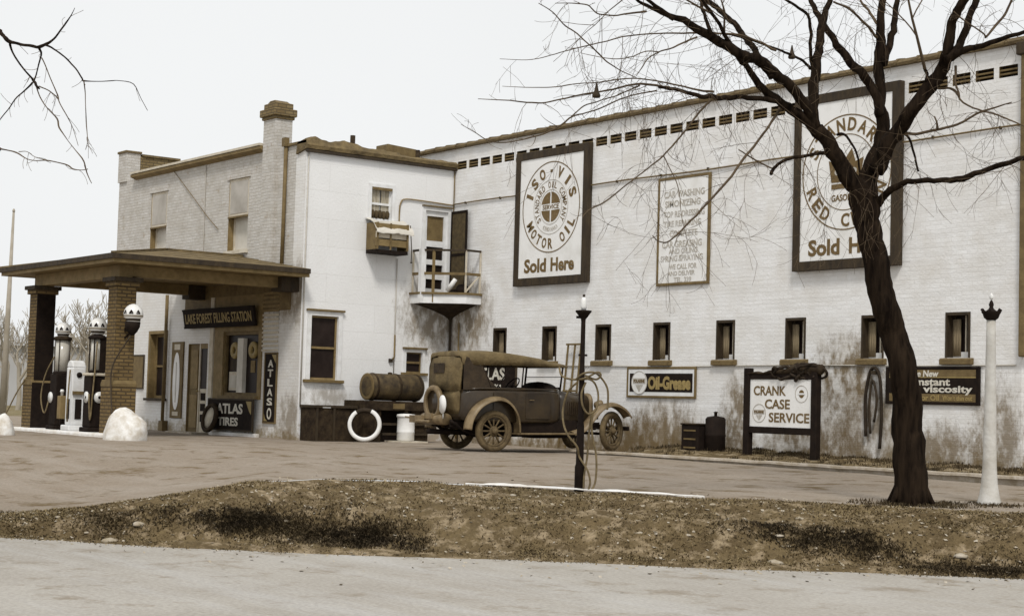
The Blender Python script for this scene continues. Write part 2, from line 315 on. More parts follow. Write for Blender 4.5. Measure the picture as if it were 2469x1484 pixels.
# lettering -----------------------------------------------------------------
_tc = {}
def glyphs(txt, bold=0.0, shear=0.0):
    k = (txt, bold, shear)
    if k not in _tc:
        c = bpy.data.curves.new('t', 'FONT'); c.body = txt; c.offset = bold; c.resolution_u = 3; c.extrude = .02; c.shear = shear
        o = bpy.data.objects.new('t', c); COL.objects.link(o); dg = bpy.context.evaluated_depsgraph_get(); dg.update()
        me = bpy.data.meshes.new_from_object(o.evaluated_get(dg))
        vs = np.array([v.co[:] for v in me.vertices]); fs = [tuple(p.vertices) for p in me.polygons]
        bpy.data.objects.remove(o); bpy.data.curves.remove(c); bpy.data.meshes.remove(me)
        lo, hi = vs.min(0), vs.max(0); _tc[k] = ((vs - [(lo[0] + hi[0]) / 2, (lo[1] + hi[1]) / 2, 0]), fs, hi - lo)
    return _tc[k]
def put_text(mb, txt, O, U, V, cx, cy, w, h, m, bold=.015, rot=0.0, th=.006, shear=0.0):
    """centre (cx,cy) in the plane O,U,V; fitted to w by h; th = thickness off the plane"""
    vs, fs, sz = glyphs(txt, bold, shear); U, V = Vector(U), Vector(V); N = U.cross(V)
    sx = w / sz[0]; sy = h / sz[1] if h else sx; c, s_ = math.cos(rot), math.sin(rot); out = []
    for v in vs:
        x, y = v[0] * sx, v[1] * sy; x, y = c * x - s_ * y, s_ * x + c * y
        out.append(Vector(O) + U * (cx + x) + V * (cy + y) + N * (th if v[2] > 0 else .001))
    mb.add(out, fs, m)
def arc_text(mb, txt, O, U, V, cx, cy, r, a0, a1, lw, lh, m, bold=.02, inward=False):
    """letters spread from angle a0 to a1 (degrees, 0 = right, anticlockwise) on radius r"""
    n = len(txt)
    for i, ch in enumerate(txt):
        if ch == ' ': continue
        a = R(lerp(a0, a1, i / max(1, n - 1))); rot = a + math.pi / 2 if inward else a - math.pi / 2
        ww = lw * (.42 if ch in 'I-' else 1.15 if ch in 'M' else 1); hh = lh * (.22 if ch == '-' else 1)
        put_text(mb, ch, O, U, V, cx + r * math.cos(a), cy + r * math.sin(a), ww, hh, m, bold, rot)
def ring(mb, O, U, V, cx, cy, r, w, m, th=.006, seg=64, a0=0, a1=360, ry=None):
    U, V = Vector(U), Vector(V); N = U.cross(V); vs = []; fs = []; k = seg; ry = ry or r
    full = a1 - a0 >= 360; nn = k if full else k + 1
    for i in range(nn):
        a = R(lerp(a0, a1, i / k))
        for q in (1, max(0.0, 1 - w / r)):
            for h in (.001, th): vs.append(Vector(O) + U * (cx + r * q * math.cos(a)) + V * (cy + ry * q * math.sin(a)) + N * h)
    for i in range(k):
        j = (i + 1) % nn; a, b = i * 4, j * 4
        fs += [(a + 1, b + 1, b + 3, a + 3), (a, b, b + 1, a + 1), (a + 3, b + 3, b + 2, a + 2)]
    mb.add(vs, fs, m)
def disc(mb, O, U, V, cx, cy, r, m, th=.004, ry=None, a0=0, a1=360, seg=48):
    U, V = Vector(U), Vector(V); N = U.cross(V); ry = ry or r
    pts = [Vector(O) + U * (cx + r * math.cos(R(lerp(a0, a1, i / seg)))) + V * (cy + ry * math.sin(R(lerp(a0, a1, i / seg)))) for i in range(seg if a1 - a0 >= 360 else seg + 1)]
    n = len(pts); mb.add([p + N * .001 for p in pts] + [p + N * th for p in pts], [tuple(range(n, 2 * n))] + [(i, (i + 1) % n, (i + 1) % n + n, i + n) for i in range(n)], m)

def wall(mb, O, U, V, w_, h_, holes, depth, m, mrev):
    """one brick skin with real openings cut through it and their reveals"""
    O, U, V = Vector(O), Vector(U), Vector(V); N = U.cross(V)
    xs = sorted({0, w_} | {h[0] for h in holes} | {h[1] for h in holes}); ys = sorted({0, h_} | {h[2] for h in holes} | {h[3] for h in holes})
    P = lambda x, y, d=0: O + U * x + V * y - N * d
    for i in range(len(xs) - 1):
        for j in range(len(ys) - 1):
            cx, cy = (xs[i] + xs[i + 1]) / 2, (ys[j] + ys[j + 1]) / 2
            if any(h[0] < cx < h[1] and h[2] < cy < h[3] for h in holes): continue
            mb.add([P(xs[i], ys[j]), P(xs[i + 1], ys[j]), P(xs[i + 1], ys[j + 1]), P(xs[i], ys[j + 1])], [(0, 1, 2, 3)], m)
    for h in holes:
        a, b, c, d = h[:4]; q = [(a, c), (b, c), (b, d), (a, d)]; dp = h[4] if len(h) > 4 else depth; mr_ = h[5] if len(h) > 5 else mrev
        for i in range(4):
            p0, p1 = q[i], q[(i + 1) % 4]; mb.add([P(*p0), P(*p1), P(*p1, dp), P(*p0, dp)], [(0, 1, 2, 3)], mr_)
        mb.add([P(a, c, dp), P(b, c, dp), P(b, d, dp), P(a, d, dp)], [(0, 1, 2, 3)], m_dark)

# ------------------------------------------------------------------ ground
TE = ([-60, -12, -5.5, -3.3, -2, 0, 2.1, 3.6, 5.1, 12, 60], [19.5, 18.4, 17.6, 17.0, 16.7, 16.7, 16.4, 16.4, 16.2, 16.0, 15.5])
TC = ([-60, -12, -5.5, -4.7, -3.9, -3.3, -2.5, -1.2, -.5, 2.3, 4.3, 5.6, 8, 60], [19.7, 18.9, 18.6, 18.8, 19.2, 19.9, 21.2, 21.5, 21.0, 19.4, 19.0, 18.2, 18, 18])
ZC = ([-60, -12, -5.5, -4.7, -3.9, -3.2, 60], [-.60, -.58, -.45, -.37, -.24, -.12, -.12])
ZR = -.65
def te(s): return interp(s, *TE) + .10 * noise.noise(Vector((s * .7, 3, 0))) + (.06 * noise.noise(Vector((s * 3.1, 1, 0))) + .03 * noise.noise(Vector((s * 9, 2, 0))) if abs(s) < 8 else 0)
def tcr(s): return interp(s, *TC) + .35 * noise.noise(Vector((s * .9, 9, 0))) + (.24 * noise.noise(Vector((s * 3.1, 5, 0))) + .14 * noise.noise(Vector((s * 8, 5, 0))) if abs(s) < 9 else 0)
def lot_z(s, t):
    zc = interp(s, *ZC); u = sstep((t - tcr(s)) / 11.0); z = lerp(zc, .02, u)
    return z + .018 * noise.noise(Vector((s * .35, t * .8, 2)))
def bank_z(s, t):
    a, b = te(s), tcr(s); u = (t - a) / (b - a); zc = interp(s, *ZC)
    f = .03 * noise.noise(Vector((s * 1.3, 4, 4))); p = interp(u, [0, .05, .12 + f, .20 + f, .29 + f, .6, 1], [0, .07, .08, .40, .70, .88, 1])
    e = math.sin(math.pi * min(1, max(0, u))) ** .6; amp = e * min(1, (zc - ZR) / .5)
    v = Vector((s, t, 0))
    return lerp(ZR, zc, p) + amp * (.075 * noise.noise(v * 1.5) + .055 * noise.noise(v * 4.2) + .045 * abs(noise.noise(v * 9)) + .022 * noise.noise(v * 21))
def gz(p):
    d = Vector(p) - CAM; s, t = d.dot(RH), d.dot(FH)
    if t < te(s): return ZR
    return bank_z(s, t) if t < tcr(s) else lot_z(s, t)
def sheet(name, S, Tn, tf, zf, m):
    vs = []; fs = []; ns, nn = len(S), Tn + 1
    for s in S:
        a, b = tf(s)
        for j in range(nn):
            t = lerp(a, b, (j / Tn)); vs.append(st(s, t, zf(s, t)))
    for i in range(ns - 1):
        for j in range(Tn): fs.append((i * nn + j, (i + 1) * nn + j, (i + 1) * nn + j + 1, i * nn + j + 1))
    mb = MB(); mb.add(vs, fs, m, True); o = mb.build(name); o['kind'] = 'structure'; return o
SS = [-60, -50, -40, -30, -22, -16, -12, -10, -9, -8.2, -7.5, -7, -6.6] + [-6.3 + i * .05 for i in range(262)] + [7, 8, 9, 10, 12, 16, 22, 30, 40, 60]
SSc = SS
sheet('road', SSc, 10, lambda s: (-14, te(s)), lambda s, t: ZR, m_road)
sheet('bank', SS, 60, lambda s: (te(s), tcr(s)), bank_z, m_bank)
sheet('dirt_lot', SS, 70, lambda s: (tcr(s), 60), lot_z, m_lot)
def far_z(s, t): return lot_z(s, 60) if t <= 60.01 else lot_z(s, 60) * 0 + .0
g = MB(); SF = [-900, -400, -200, -100, -60] + SS[1:-1] + [60, 100, 200, 400, 900]
vs = []; fs = []; TT = [60, 80, 120, 200, 400, 900, 1800]
SF2 = [s for i, s in enumerate(SS)]
for s in SF2:
    for t in TT: vs.append(st(s * (1 if t == 60 else t / 60), t, lot_z(s, 60) if t == 60 else .02))
nT = len(TT)
for i in range(len(SF2) - 1):
    for j in range(nT - 1): fs.append((i * nT + j, (i + 1) * nT + j, (i + 1) * nT + j + 1, i * nT + j + 1))
g.add(vs, fs, m_field, True); g.build('far_field')['kind'] = 'structure'
g = MB()      # ground to both sides of the frame
for sg in (-1, 1):
    q = [(60 * sg, -14, ZR), (900 * sg, -14, ZR), (900 * sg, 60, 0.0), (60 * sg, 60, 0.0), (60 * sg, 19, -.6), ]
    z60 = lot_z(60 * sg, 60)
    vs = [st(60 * sg, -14, ZR), st(60 * sg, te(60 * sg), ZR), st(60 * sg, tcr(60 * sg), lot_z(60 * sg, tcr(60 * sg)))] + [st(60 * sg, lerp(tcr(60 * sg), 60, k / 5), lot_z(60 * sg, lerp(tcr(60 * sg), 60, k / 5))) for k in range(1, 6)] + [st(900 * sg, 60, 0), st(900 * sg, -14, ZR)]
    g.add(vs, [tuple(range(len(vs)))], m_field)
g.build('side_ground')['kind'] = 'structure'

# dirt strip heaped along the foot of the garage wall, and its kerb
def strip_z(x, y):
    u = max(0.0, (y + 1.78) / 1.78)
    return .055 + (interp(x, [5, 9.8, 12.8, 15.7, 18], [.20, .22, .17, .12, .08]) - .055) * u ** .8 + .05 * u * noise.noise(Vector((x * 2, y * 3, 1))) + .03 * noise.noise(Vector((x * 7, y * 8, 4)))
g = MB(); nx, ny = 190, 20
vs = [Vector((lerp(7.35, 17.4, i / nx), lerp(-1.80, .02, j / ny), 0)) for i in range(nx + 1) for j in range(ny + 1)]
for v in vs: v.z = strip_z(v.x, v.y) * sstep((v.x - 7.2) / 1.2) + .0
g.add(vs, [(i * (ny + 1) + j, (i + 1) * (ny + 1) + j, (i + 1) * (ny + 1) + j + 1, i * (ny + 1) + j + 1) for i in range(nx) for j in range(ny)], m_strip, True)
g.build('verge')['kind'] = 'structure'
g = MB(); rr = []
for i in range(60):
    x = lerp(6.9, 17.3, i / 59); o_ = .015 * noise.noise(Vector((x, 0, 0))); h = .012 * noise.noise(Vector((x * 2, 7, 0)))
    y0 = -1.93 + o_; rr.append([Vector((x, y0 + .05, -.08)), Vector((x, y0 + .05, .045 + h)), Vector((x, y0, .05 + h)), Vector((x, y0 + .01, .085 + h)), Vector((x, y0 + .03, .095 + h)), Vector((x, y0 + .17, .095 + h)), Vector((x, y0 + .18, -.08))])
g.rings(rr, m_conc, smooth=False); g.build('wall_kerb')['kind'] = 'structure'
# whitewashed kerb at the front edge of the lot
g = MB(); rr = []; A0, A1 = along(1120, 1167, 20.6), along(1700, 1200, 19.45)
for i in range(30):
    u = i / 29; s_ = lerp((A0 - CAM).dot(RH), (A1 - CAM).dot(RH), u); t_ = tcr(s_) + .12; t_ = lerp(21.05, 19.55, u) + .02 * noise.noise(Vector((u * 14, 0, 0))); c = st(s_, t_); zb = gz(c) - .055 * (1 - min(1, 7 * u + .1, 6 * (1 - u) + .1)) - .010 + .014 * noise.noise(Vector((u * 20, 3, 0)))
    rr.append([c - FH * .09 + Vector((0, 0, -.1)), c - FH * .085 + Vector((0, 0, zb + .035)), c - FH * .06 + Vector((0, 0, zb + .05)), c + FH * .08 + Vector((0, 0, zb + .05)), c + FH * .09 + Vector((0, 0, -.1))])
g.rings([[Vector((v.x, v.y, v.z)) for v in r] for r in rr], m_kerbw, smooth=False); g.build('front_kerb')['kind'] = 'structure'

# ------------------------------------------------------------------ garage (long white wall)
X, Y, Z = Vector((1, 0, 0)), Vector((0, 1, 0)), Vector((0, 0, 1))
ga = thing('garage_building', 'long whitewashed brick garage wall with a row of small windows and tiled coping', 'building', (8, 0, 0))
XE = 15.83
mb = MB(); win_x = [1.72 + 1.803 * i for i in range(8)]
holes = [(x, x + .5, 1.90, 2.65) for x in win_x]
vx = [.10 + .462 * i for i in range(34)]
holes += [(x, x + .36, 6.425, 6.615, .09, m_brown) for x in vx]
wall(mb, (0, 0, 0), X, Z, XE, 6.93, [(a, b, c, d, *r) for (a, b, c, d, *r) in holes], .24, m_wallA, m_brownL)
mb.box(0, XE, .25, .30, 0, 6.93, m_wallA); mb.box(-3.4, -.002, .001, .30, 6.3, 6.93, m_wallA)
mb.add([(XE, 0, 0), (XE, 14, 0), (XE, 14, 6.9), (XE, 0, 6.93)], [(0, 1, 2, 3)], m_wallA)
mb.add([(0, 0, 6.4), (0, 14, 6.4), (0, 14, 6.93), (0, 0, 6.93)], [(0, 1, 2, 3)], m_wallA)
mb.add([(XE, 14, 0), (0, 14, 0), (0, 14, 6.93), (XE, 14, 6.93)], [(0, 1, 2, 3)], m_wallA)
mb.build('wall', ga)
mb = MB(); mb.box(-.0, XE - .03, .32, 13.9, 6.4, 6.5, m_roof); mb.build('roof', ga)
# coping: overlapping clay tiles, no two seated quite alike
mb = MB(); x = -3.4; rnd = random.Random(3)
while x < XE + .1:
    l = .44; dz = rnd.uniform(-.010, .010) - .03; dy = rnd.uniform(-.010, .010)
    mb.prism([(-.09 + dy, 6.935 + dz * .3), (-.10 + dy, 7.00 + dz), (-.02 + dy, 7.07 + dz), (.14 + dy, 7.10 + dz), (.33 + dy, 7.05 + dz), (.34 + dy, 6.935)], 'x', x, x + l - .006, m_coping)
    mb.prism([(-.105 + dy, 6.94), (-.105 + dy, 7.01 + dz), (-.02 + dy, 7.085 + dz), (.14 + dy, 7.115 + dz), (.35 + dy, 7.06 + dz), (.35 + dy, 6.94)], 'x', x + l - .07, x + l - .012, m_coping)
    x += l
mb.build('coping', ga)
v0 = None
for x in vx:
    if v0 is None:
        mb = MB()
        for zz in (6.485, 6.55): mb.box(0, .36, .015, .085, zz - .014, zz + .014, m_brown)
        v0 = mb.build('vent', ga); v0.location = Vector((x, 0, 0))
        v0.data.transform(Matrix.Translation(Vector(ROOT[ga.name]))); v0.location = Vector((x, 0, 0)) - Vector(ROOT[ga.name])
    else: copy_tree(v0, ga, Vector((x, 0, 0)) - Vector(ROOT[ga.name]))
def shift(o, d):
    for q in [o] + list(o.children): q.data.transform(Matrix.Translation(d))
# small windows
mb = MB(); 
mb.box(.0, .035, .0 - .012, .20, 1.90, 2.65, m_darkb); mb.box(.465, .5, -.012, .06, 1.90, 2.65, m_darkb); mb.box(.035, .465, -.012, .20, 2.60, 2.65, m_darkb)
mb.box(.035, .075, .16, .2, 1.9, 2.6, m_darkb); mb.box(.035, .5, .155, .2, 1.905, 2.0, m_white)
mb.box(.27, .292, .165, .2, 2.0, 2.6, m_cream)
w0 = mb.build('window', ga)
mb = MB(); mb.box(.03, .495, .2, .21, 1.91, 2.6, m_glass); mb.build('pane', w0)
mb = MB(); mb.rings([[Vector((.04 + .016 * k, .135 + .010 * math.sin(k * 2.1), z_)) for k in range(11)] + [Vector((.04 + .016 * k, .15, z_)) for k in range(10, -1, -1)] for z_ in (1.93, 2.2, 2.54)], m_tanc); mb.build('curtain', w0)
mb = MB(); mb.prism([(-.08, 1.785), (-.08, 1.865), (-.055, 1.89), (.15, 1.905), (.15, 1.785)], 'x', -.07, .57, m_brown); mb.build('sill', w0, bevel=.008)
shift(w0, Vector(ROOT[ga.name])); w0.location = Vector((win_x[0], 0, 0)) - Vector(ROOT[ga.name])
for x in win_x[1:]: copy_tree(w0, ga, Vector((x, 0, 0)) - Vector(ROOT[ga.name]))
mb = MB(); mb.tube([(x_, -.03, 5.605 + .012 * math.sin(x_ * 1.3)) for x_ in np.linspace(.0, XE, 30)], .016, m_brown, 6)
for x_ in np.linspace(.5, 15.4, 12): mb.box(x_ - .012, x_ + .012, -.05, 0, 5.585, 5.635, m_darkb)
mb.build('conduit', ga)
mb = MB(); mb.tube([(x_, -.018, 1.775 - .01 * math.sin(x_)) for x_ in np.linspace(4.3, XE - .1, 24)], .013, m_inkm, 6); mb.build('pipe', ga)
mb = MB(); mb.box(XE + .003, XE + .13, -.11, .05, 1.9, 6.75, m_brown); mb.box(XE - .06, XE + .25, -.16, .1, 6.72, 6.93, m_darkb); mb.build('downspout', ga, bevel=.02)
mb = MB(); mb.tube([(.08, -.06, 3.15), (.075, -.06, 2.2), (.07, -.06, .05)], .03, m_darkb, 8); mb.tube([(.42, -.05, 2.8), (.42, -.05, .1)], .018, m_brownL, 8); mb.build('corner_pipe', ga)

# ------------------------------------------------------------------ two storey house: return wall (x=0) and old brick wall (y=-4.03)
LY = -4.03
ho = thing('two_storey_house', 'white two storey house corner with tall chimney, balcony and shopfront under the canopy', 'house', (-4, -2, 0))
mb = MB()
# white stucco wall, u from y=-4.03 to 0
hb = [(.26, .955, 1.36, 2.78, .09, m_white), (1.72, 2.28, 5.05, 5.80, .10, m_white), (2.80, 3.25, 1.60, 2.07, .09, m_white), (3.22, 3.86, 3.46, 5.40, .10, m_white)]
wall(mb, (0, LY, 0), Y, Z, -LY, 6.48, hb, .10, m_wallB, m_white)
# brick wall: x from -10.11 to 0 ; upper worn, lower white
XL = -10.11
def cx(x): return x - XL
hc_low = [(cx(-7.7), cx(-6.78), .84, 2.48, .20, m_brownL), (cx(-5.50), cx(-4.44), .03, 2.20, .22, m_brownL), (cx(-3.6), cx(-1.86), .96, 2.46, .30, m_brownL)]
wall(mb, (XL, LY, 0), X, Z, 9.66, 3.70, hc_low, .2, m_wallClow, m_brownL)
hc_up = [(cx(-8.0), cx(-7.06), .72, 2.45, .2, m_brownL), (cx(-3.64), cx(-2.65), .68, 2.40, .2, m_brownL)]
wall(mb, (XL, LY, 3.70), X, Z, 9.66, 2.92, hc_up, .2, m_wallC, m_brownL)
wall(mb, (-.45, LY, 0), X, Z, .45, 6.50, [], .1, m_wallClow, m_white)         # whitewashed corner strip
mb.add([(XL, LY, 0), (XL, 5, 0), (XL, 5, 6.6), (XL, LY, 6.6)], [(0, 3, 2, 1)], m_wallC)
mb.add([(XL, 5, 0), (0, 5, 0), (0, 5, 6.4), (XL, 5, 6.4)], [(0, 3, 2, 1)], m_wallC)
mb.build('wall', ho)
mb = MB(); mb.box(XL + .03, -.02, LY + .35, 4.9, 6.28, 6.40, m_roof)
# torn roofing felt lapped over the edge above the white wall
vs = []; n_ = 70
for i in range(n_ + 1):
    y_ = lerp(LY - .05, .0, i / n_); b_ = noise.noise(Vector((y_ * 2.0, 0, 3))); c_ = noise.noise(Vector((y_ * 6, 2, 3)))
    zt = 6.66 + .05 * b_ + .03 * c_ + (.12 * max(0, 1 - abs(y_ + 3.85) / .35)) + (.10 * max(0, 1 - abs(y_ + 3.1) / .5)) - .05 * (y_ > -1.6)
    vs += [Vector((.10 + .02 * c_, y_, 6.47 + .012 * c_)), Vector((.12 + .02 * b_, y_, 6.55)), Vector((.03, y_, zt)), Vector((-.35, y_, zt - .06)), Vector((-.4, y_, 6.38)), Vector((0.003, y_, 6.46))]
fs = [(i * 6 + k, i * 6 + (k + 1) % 6, (i + 1) * 6 + (k + 1) % 6, (i + 1) * 6 + k) for i in range(n_) for k in range(6)] + [tuple(range(6)), tuple(reversed(range(n_ * 6, n_ * 6 + 6)))]
mb.add(vs, fs, m_roof)
mb.box(.004, .10, LY - .04, -.0, 6.40, 6.455, m_darkb)
mb.box(-1.0, -.5, -1.95, -1.15, 6.60, 6.83, m_brown, Matrix.Translation(Vector((0, 0, 0))) @ Matrix.Rotation(R(-3), 4, 'X'))
mb.build('roof', ho)
for (y_, z_) in ((-2.55, 7.0), (-.75, 6.87), (-5.55 + 1.4, 0)):
    if z_: 
        mb = MB(); mb.tube([(-.5, y_, 6.4), (-.5, y_, z_)], .06, m_soot, 10); mb.build('vent_pipe', ho)
# eave of the brick wall
mb = MB(); mb.prism([(LY - .004, 6.60), (LY - .16, 6.66), (LY - .17, 6.72), (LY - .10, 6.735), (LY + .35, 6.78), (LY + .35, 6.62)], 'x', -9.04, -1.89, m_brownL)
mb.box(-9.04, -1.89, LY - .185, LY - .03, 6.735, 6.79, m_cream); mb.build('eave', ho)
# end pier and the party wall running back from it
mb = MB(); mb.box(XL - .003, -9.60, LY - .05, LY + .35, 6.62, 7.40, m_wallC); mb.box(XL - .03, -9.57, LY - .08, LY + .38, 7.40, 7.46, m_chim); mb.box(-9.60, -9.05, LY - .003, LY + .1, 6.62, 6.64, m_wallC)
mb.box(-9.95, -9.60, LY + .36, -2.55, 6.35, 7.34, m_chim); mb.box(-9.98, -9.56, LY + .39, -2.52, 7.34, 7.40, m_roof)
mb.build('parapet', ho)
# corner parapet right of the chimney
mb = MB(); mb.box(-.86, -.004, LY + .003, LY + .3, 6.505, 6.60, m_wallC); mb.box(-.9, .05, LY - .05, LY + .3, 6.602, 6.66, m_roof); mb.build('parapet', ho)
# chimney
ch = MB(); ch.box(-1.86, -1.30, LY - .10, LY + .34, 3.72, 7.30, m_wallC); chim = ch.build('chimney', ho)
mb = MB(); mb.box(-1.90, -1.26, LY - .14, LY + .38, 7.30, 7.37, m_chim); mb.box(-1.94, -1.22, LY - .18, LY + .42, 7.37, 7.54, m_chim); mb.box(-1.87, -1.29, LY - .11, LY + .35, 7.54, 7.68, m_chim); mb.prism([(-1.83, 7.68), (-1.33, 7.68), (-1.48, 7.75), (-1.68, 7.75)], 'y', LY - .06, LY + .30, m_chim); mb.build('chimney_cap', chim, bevel=.02)
mb = MB(); mb.tube([(-.86, LY - .05, 6.68), (-.86, LY - .05, 5.0), (-.87, LY - .05, 3.85)], .045, m_brown, 8); mb.box(-.94, -.80, LY - .12, LY - .004, 6.60, 6.80, m_brown); mb.build('downspout', ho)
mb = MB(); mb.tube([(-6.62, LY - .10, 3.45), (-6.62, LY - .10, .12)], .045, m_brown, 8); mb.box(-6.72, -6.5, LY - .16, LY - .005, -.05, .28, m_brown); mb.build('downspout', ho)
mb = MB(); mb.tube([(.03, LY + .04, 6.4), (.03, LY + .04, 3.0), (.03, LY + .04, .8)], .016, m_inkm, 6); mb.build('corner_conduit', ho)
mb = MB()
pts = [(-6.7, LY - .03, 6.62), (-5.6, LY - .03, 5.9), (-4.7, LY - .03, 5.3), (-4.1, LY - .03, 4.95)]
mb.tube([tuple(p) for p in spline(pts, 4)], .009, m_brown, 5); mb.tube([(-4.9, LY - .02, 6.6), (-4.88, LY - .02, 4.4)], .012, m_inkm, 5); mb.build('cable', ho)

def sash(name, parent, plane, a, b, c, d, dep, fr, mfr, mpane, bars=((.5,),), curt=None, mp2=None):
    """double hung sash in a reveal; plane 'x' (faces +x) or 'y' (faces -y)"""
    def bx(mbb, a_, b_, c_, d_, n0, n1, m_):
        if plane == 'x': mbb.box(n1, n0, a_, b_, c_, d_, m_)
        else: mbb.box(a_, b_, n0, n1, c_, d_, m_)
    f = 1 if plane == 'y' else -1; base = LY if plane == 'y' else 0.0
    n0 = base + f * (dep - .05); n1 = base + f * (dep - .012)
    q = MB(); e = .001
    bx(q, a + e, a + fr, c + e, d - e, n0, n1, mfr); bx(q, b - fr, b - e, c + e, d - e, n0, n1, mfr); bx(q, a + fr, b - fr, d - fr, d - e, n0, n1, mfr); bx(q, a + fr, b - fr, c + e, c + fr, n0, n1, mfr)
    mid = (c + d) / 2; bx(q, a + fr, b - fr, mid - .025, mid + .025, n0 - f * .01, n1 - f * .004, mfr)
    for u in bars[0]:
        if u != .5 or len(bars[0]) > 1: bx(q, lerp(a, b, u) - .012, lerp(a, b, u) + .012, c + fr, d - fr, n0 + f * .005, n1 - f * .004, mfr)
    o = q.build(name, parent)
    q = MB(); bx(q, a + fr * .8, b - fr * .8, mid, d - fr * .8, n1 - f * .02, n1 - f * .012, mpane); bx(q, a + fr * .8, b - fr * .8, c + fr * .8, mid, n1 - f * .012, n1 - f * .004, mp2 or mpane); q.build('pane', o)
    return o
def trim(o, plane, a, b, c, d, tw, th, m, sill=m_brown, head=m_brown, over=.10):
    def bx(mbb, a_, b_, c_, d_, p, m_):
        if plane == 'x': mbb.box(.002, p, a_, b_, c_, d_, m_)
        else: mbb.box(a_, b_, LY - p, LY - .002, c_, d_, m_)
    q = MB(); bx(q, a - tw, a, c, d + tw, th, m); bx(q, b, b + tw, c, d + tw, th, m); bx(q, a, b, d, d + tw, th, m); q.build('frame', o)
    if sill: q = MB(); bx(q, a - tw - .06, b + tw + .06, c - .065, c, th + .06, sill); q.build('sill', o, bevel=.008)
    if head: q = MB(); bx(q, a - tw - .03, b + tw + .04, d + tw, d + tw + .045, th + .05, head); q.build('lintel', o, bevel=.006)
# white wall windows
y0 = LY
o = sash('window', ho, 'x', y0 + .26, y0 + .955, 1.36, 2.78, .09, .045, m_brownL, m_glass); trim(o, 'x', y0 + .26, y0 + .955, 1.36, 2.78, .10, .035, m_white)
o = sash('window', ho, 'x', y0 + 1.72, y0 + 2.28, 5.05, 5.80, .10, .04, m_white, m_curt, bars=((.5, .5001),)); trim(o, 'x', y0 + 1.72, y0 + 2.28, 5.05, 5.80, .08, .03, m_white, None, None)
q = MB(); q.box(.008, .03, y0 + 1.73, y0 + 2.27, 5.74, 5.80, m_brown); q.build('blind_roller', o)
for k in range(5): q = MB(); q.lathe([(.02, 0), (.05, .05), (.06, .13), (.03, .19)], (-.055, y0 + 1.80 + k * .1, 5.09 - .01 * (k % 2)), m_drygr, 8); q.build('plant', o)
o = sash('window', ho, 'x', y0 + 2.80, y0 + 3.25, 1.60, 2.07, .09, .03, m_brown, m_glass); trim(o, 'x', y0 + 2.80, y0 + 3.25, 1.60, 2.07, .07, .03, m_white)
# brick wall windows
for (a, b, c, d) in ((-8.0, -7.06, 4.42, 6.15), (-3.64, -2.65, 4.38, 6.10)):
    o = sash('window', ho, 'y', a, b, c, d, .2, .05, m_cream, m_blind)
    q = MB(); q.box(a + .001, b - .001, LY + .012, LY + .05, (c + d) / 2 - .03, d - .001, m_cream); q.box(a + .06, b - .06, LY + .004, LY + .0115, (c + d) / 2 + .03, d - .07, m_shade); q.box(a + .0, b - .0, LY - .02, LY + .0115, (c + d) / 2 - .07, (c + d) / 2 - .031, m_brown); q.build('storm_sash', o)
for (a, b, t_) in ((-8.0, -7.06, 6.15), (-3.64, -2.65, 6.10)):
    q = MB(); q.box(a - .08, b + .08, LY - .03, LY - .002, t_ + .0, t_ + .16, m_wallC); q.build('window_head', ho)
    q = MB(); q.box(a - .06, b + .06, LY - .07, LY - .003, 4.30, 4.38, m_cream); q.build('window_sill', ho)
o = sash('window', ho, 'y', -7.7, -6.78, .84, 2.48, .20, .07, m_brownL, m_glass, mp2=m_glass); trim(o, 'y', -7.7, -6.78, .84, 2.48, .08, .03, m_brownL, m_darkb, None)
q = MB(); q.box(-7.15, -6.86, LY + .12, LY + .135, 1.75, 2.40, m_curt); q.build('curtain', o)

# shopfront: brown boarding and upper shade boards round the show window, show window, door
mb = MB(); e = .03
for (a, b, c, d) in ((-4.06, -3.6, .88, 3.30), (-1.86, -1.70, .88, 3.30), (-3.6, -1.86, 2.46, 3.30), (-3.6, -1.86, .88, .96)): mb.box(a, b, LY - e, LY - .002, c, d, m_brownL)
mb.box(-5.75, -4.06, LY - .02, LY - .002, 3.02, 3.598, m_brown); mb.box(-1.70, -.46, LY - .02, LY - .002, 2.9, 3.598, m_brown); mb.box(-4.06, -1.70, LY - .025, LY - .002, 3.30, 3.598, m_brown)  # upper brown boards stand in for the shade under the canopy
for k in range(14): mb.box(-1.70, -.95, LY - .032, LY - .0205, 1.98 + k * .10, 2.03 + k * .10, m_brownL if k > 8 else m_cream)
mb.box(-4.3, -4.12, LY - .04, LY - .002, 0.9, 3.3, m_cream)
mb.build('boarding_and_shade', ho)
sw = MB(); 
sw.box(-3.6, -3.54, LY + .02, LY + .08, .96, 2.46, m_brown); sw.box(-1.92, -1.86, LY + .02, LY + .08, .96, 2.46, m_brown); sw.box(-3.54, -1.92, LY + .02, LY + .08, 2.38, 2.46, m_brown); sw.box(-3.54, -1.92, LY + .02, LY + .08, .96, 1.03, m_brown)
sw.box(-2.90, -2.62, LY - .01, LY + .09, 1.03, 2.30, m_blind)
sw.box(-3.66, -1.80, LY - .10, LY - .031, .885, .955, m_brown)
swo = sw.build('show_window', ho)
mb = MB(); mb.box(-3.54, -1.92, LY + .10, LY + .11, 1.02, 2.38, m_glass); mb.build('pane', swo)
mb = MB(); mb.box(-3.45, -3.0, LY + .082, LY + .095, 1.08, 1.52, m_cream); mb.box(-3.40, -3.08, LY + .070, LY + .0825, 1.14, 1.44, m_blind); mb.build('display_card', swo)
mb = MB(); mb.box(-3.42, -3.02, LY + .085, LY + .097, 1.56, 2.0, m_darkb); mb.build('display_card', swo)
mb = MB(); mb.box(-2.4, -2.2, LY + .085, LY + .097, 1.5, 1.78, m_brownL); mb.build('display_card', swo)
dr = MB(); zf = .03
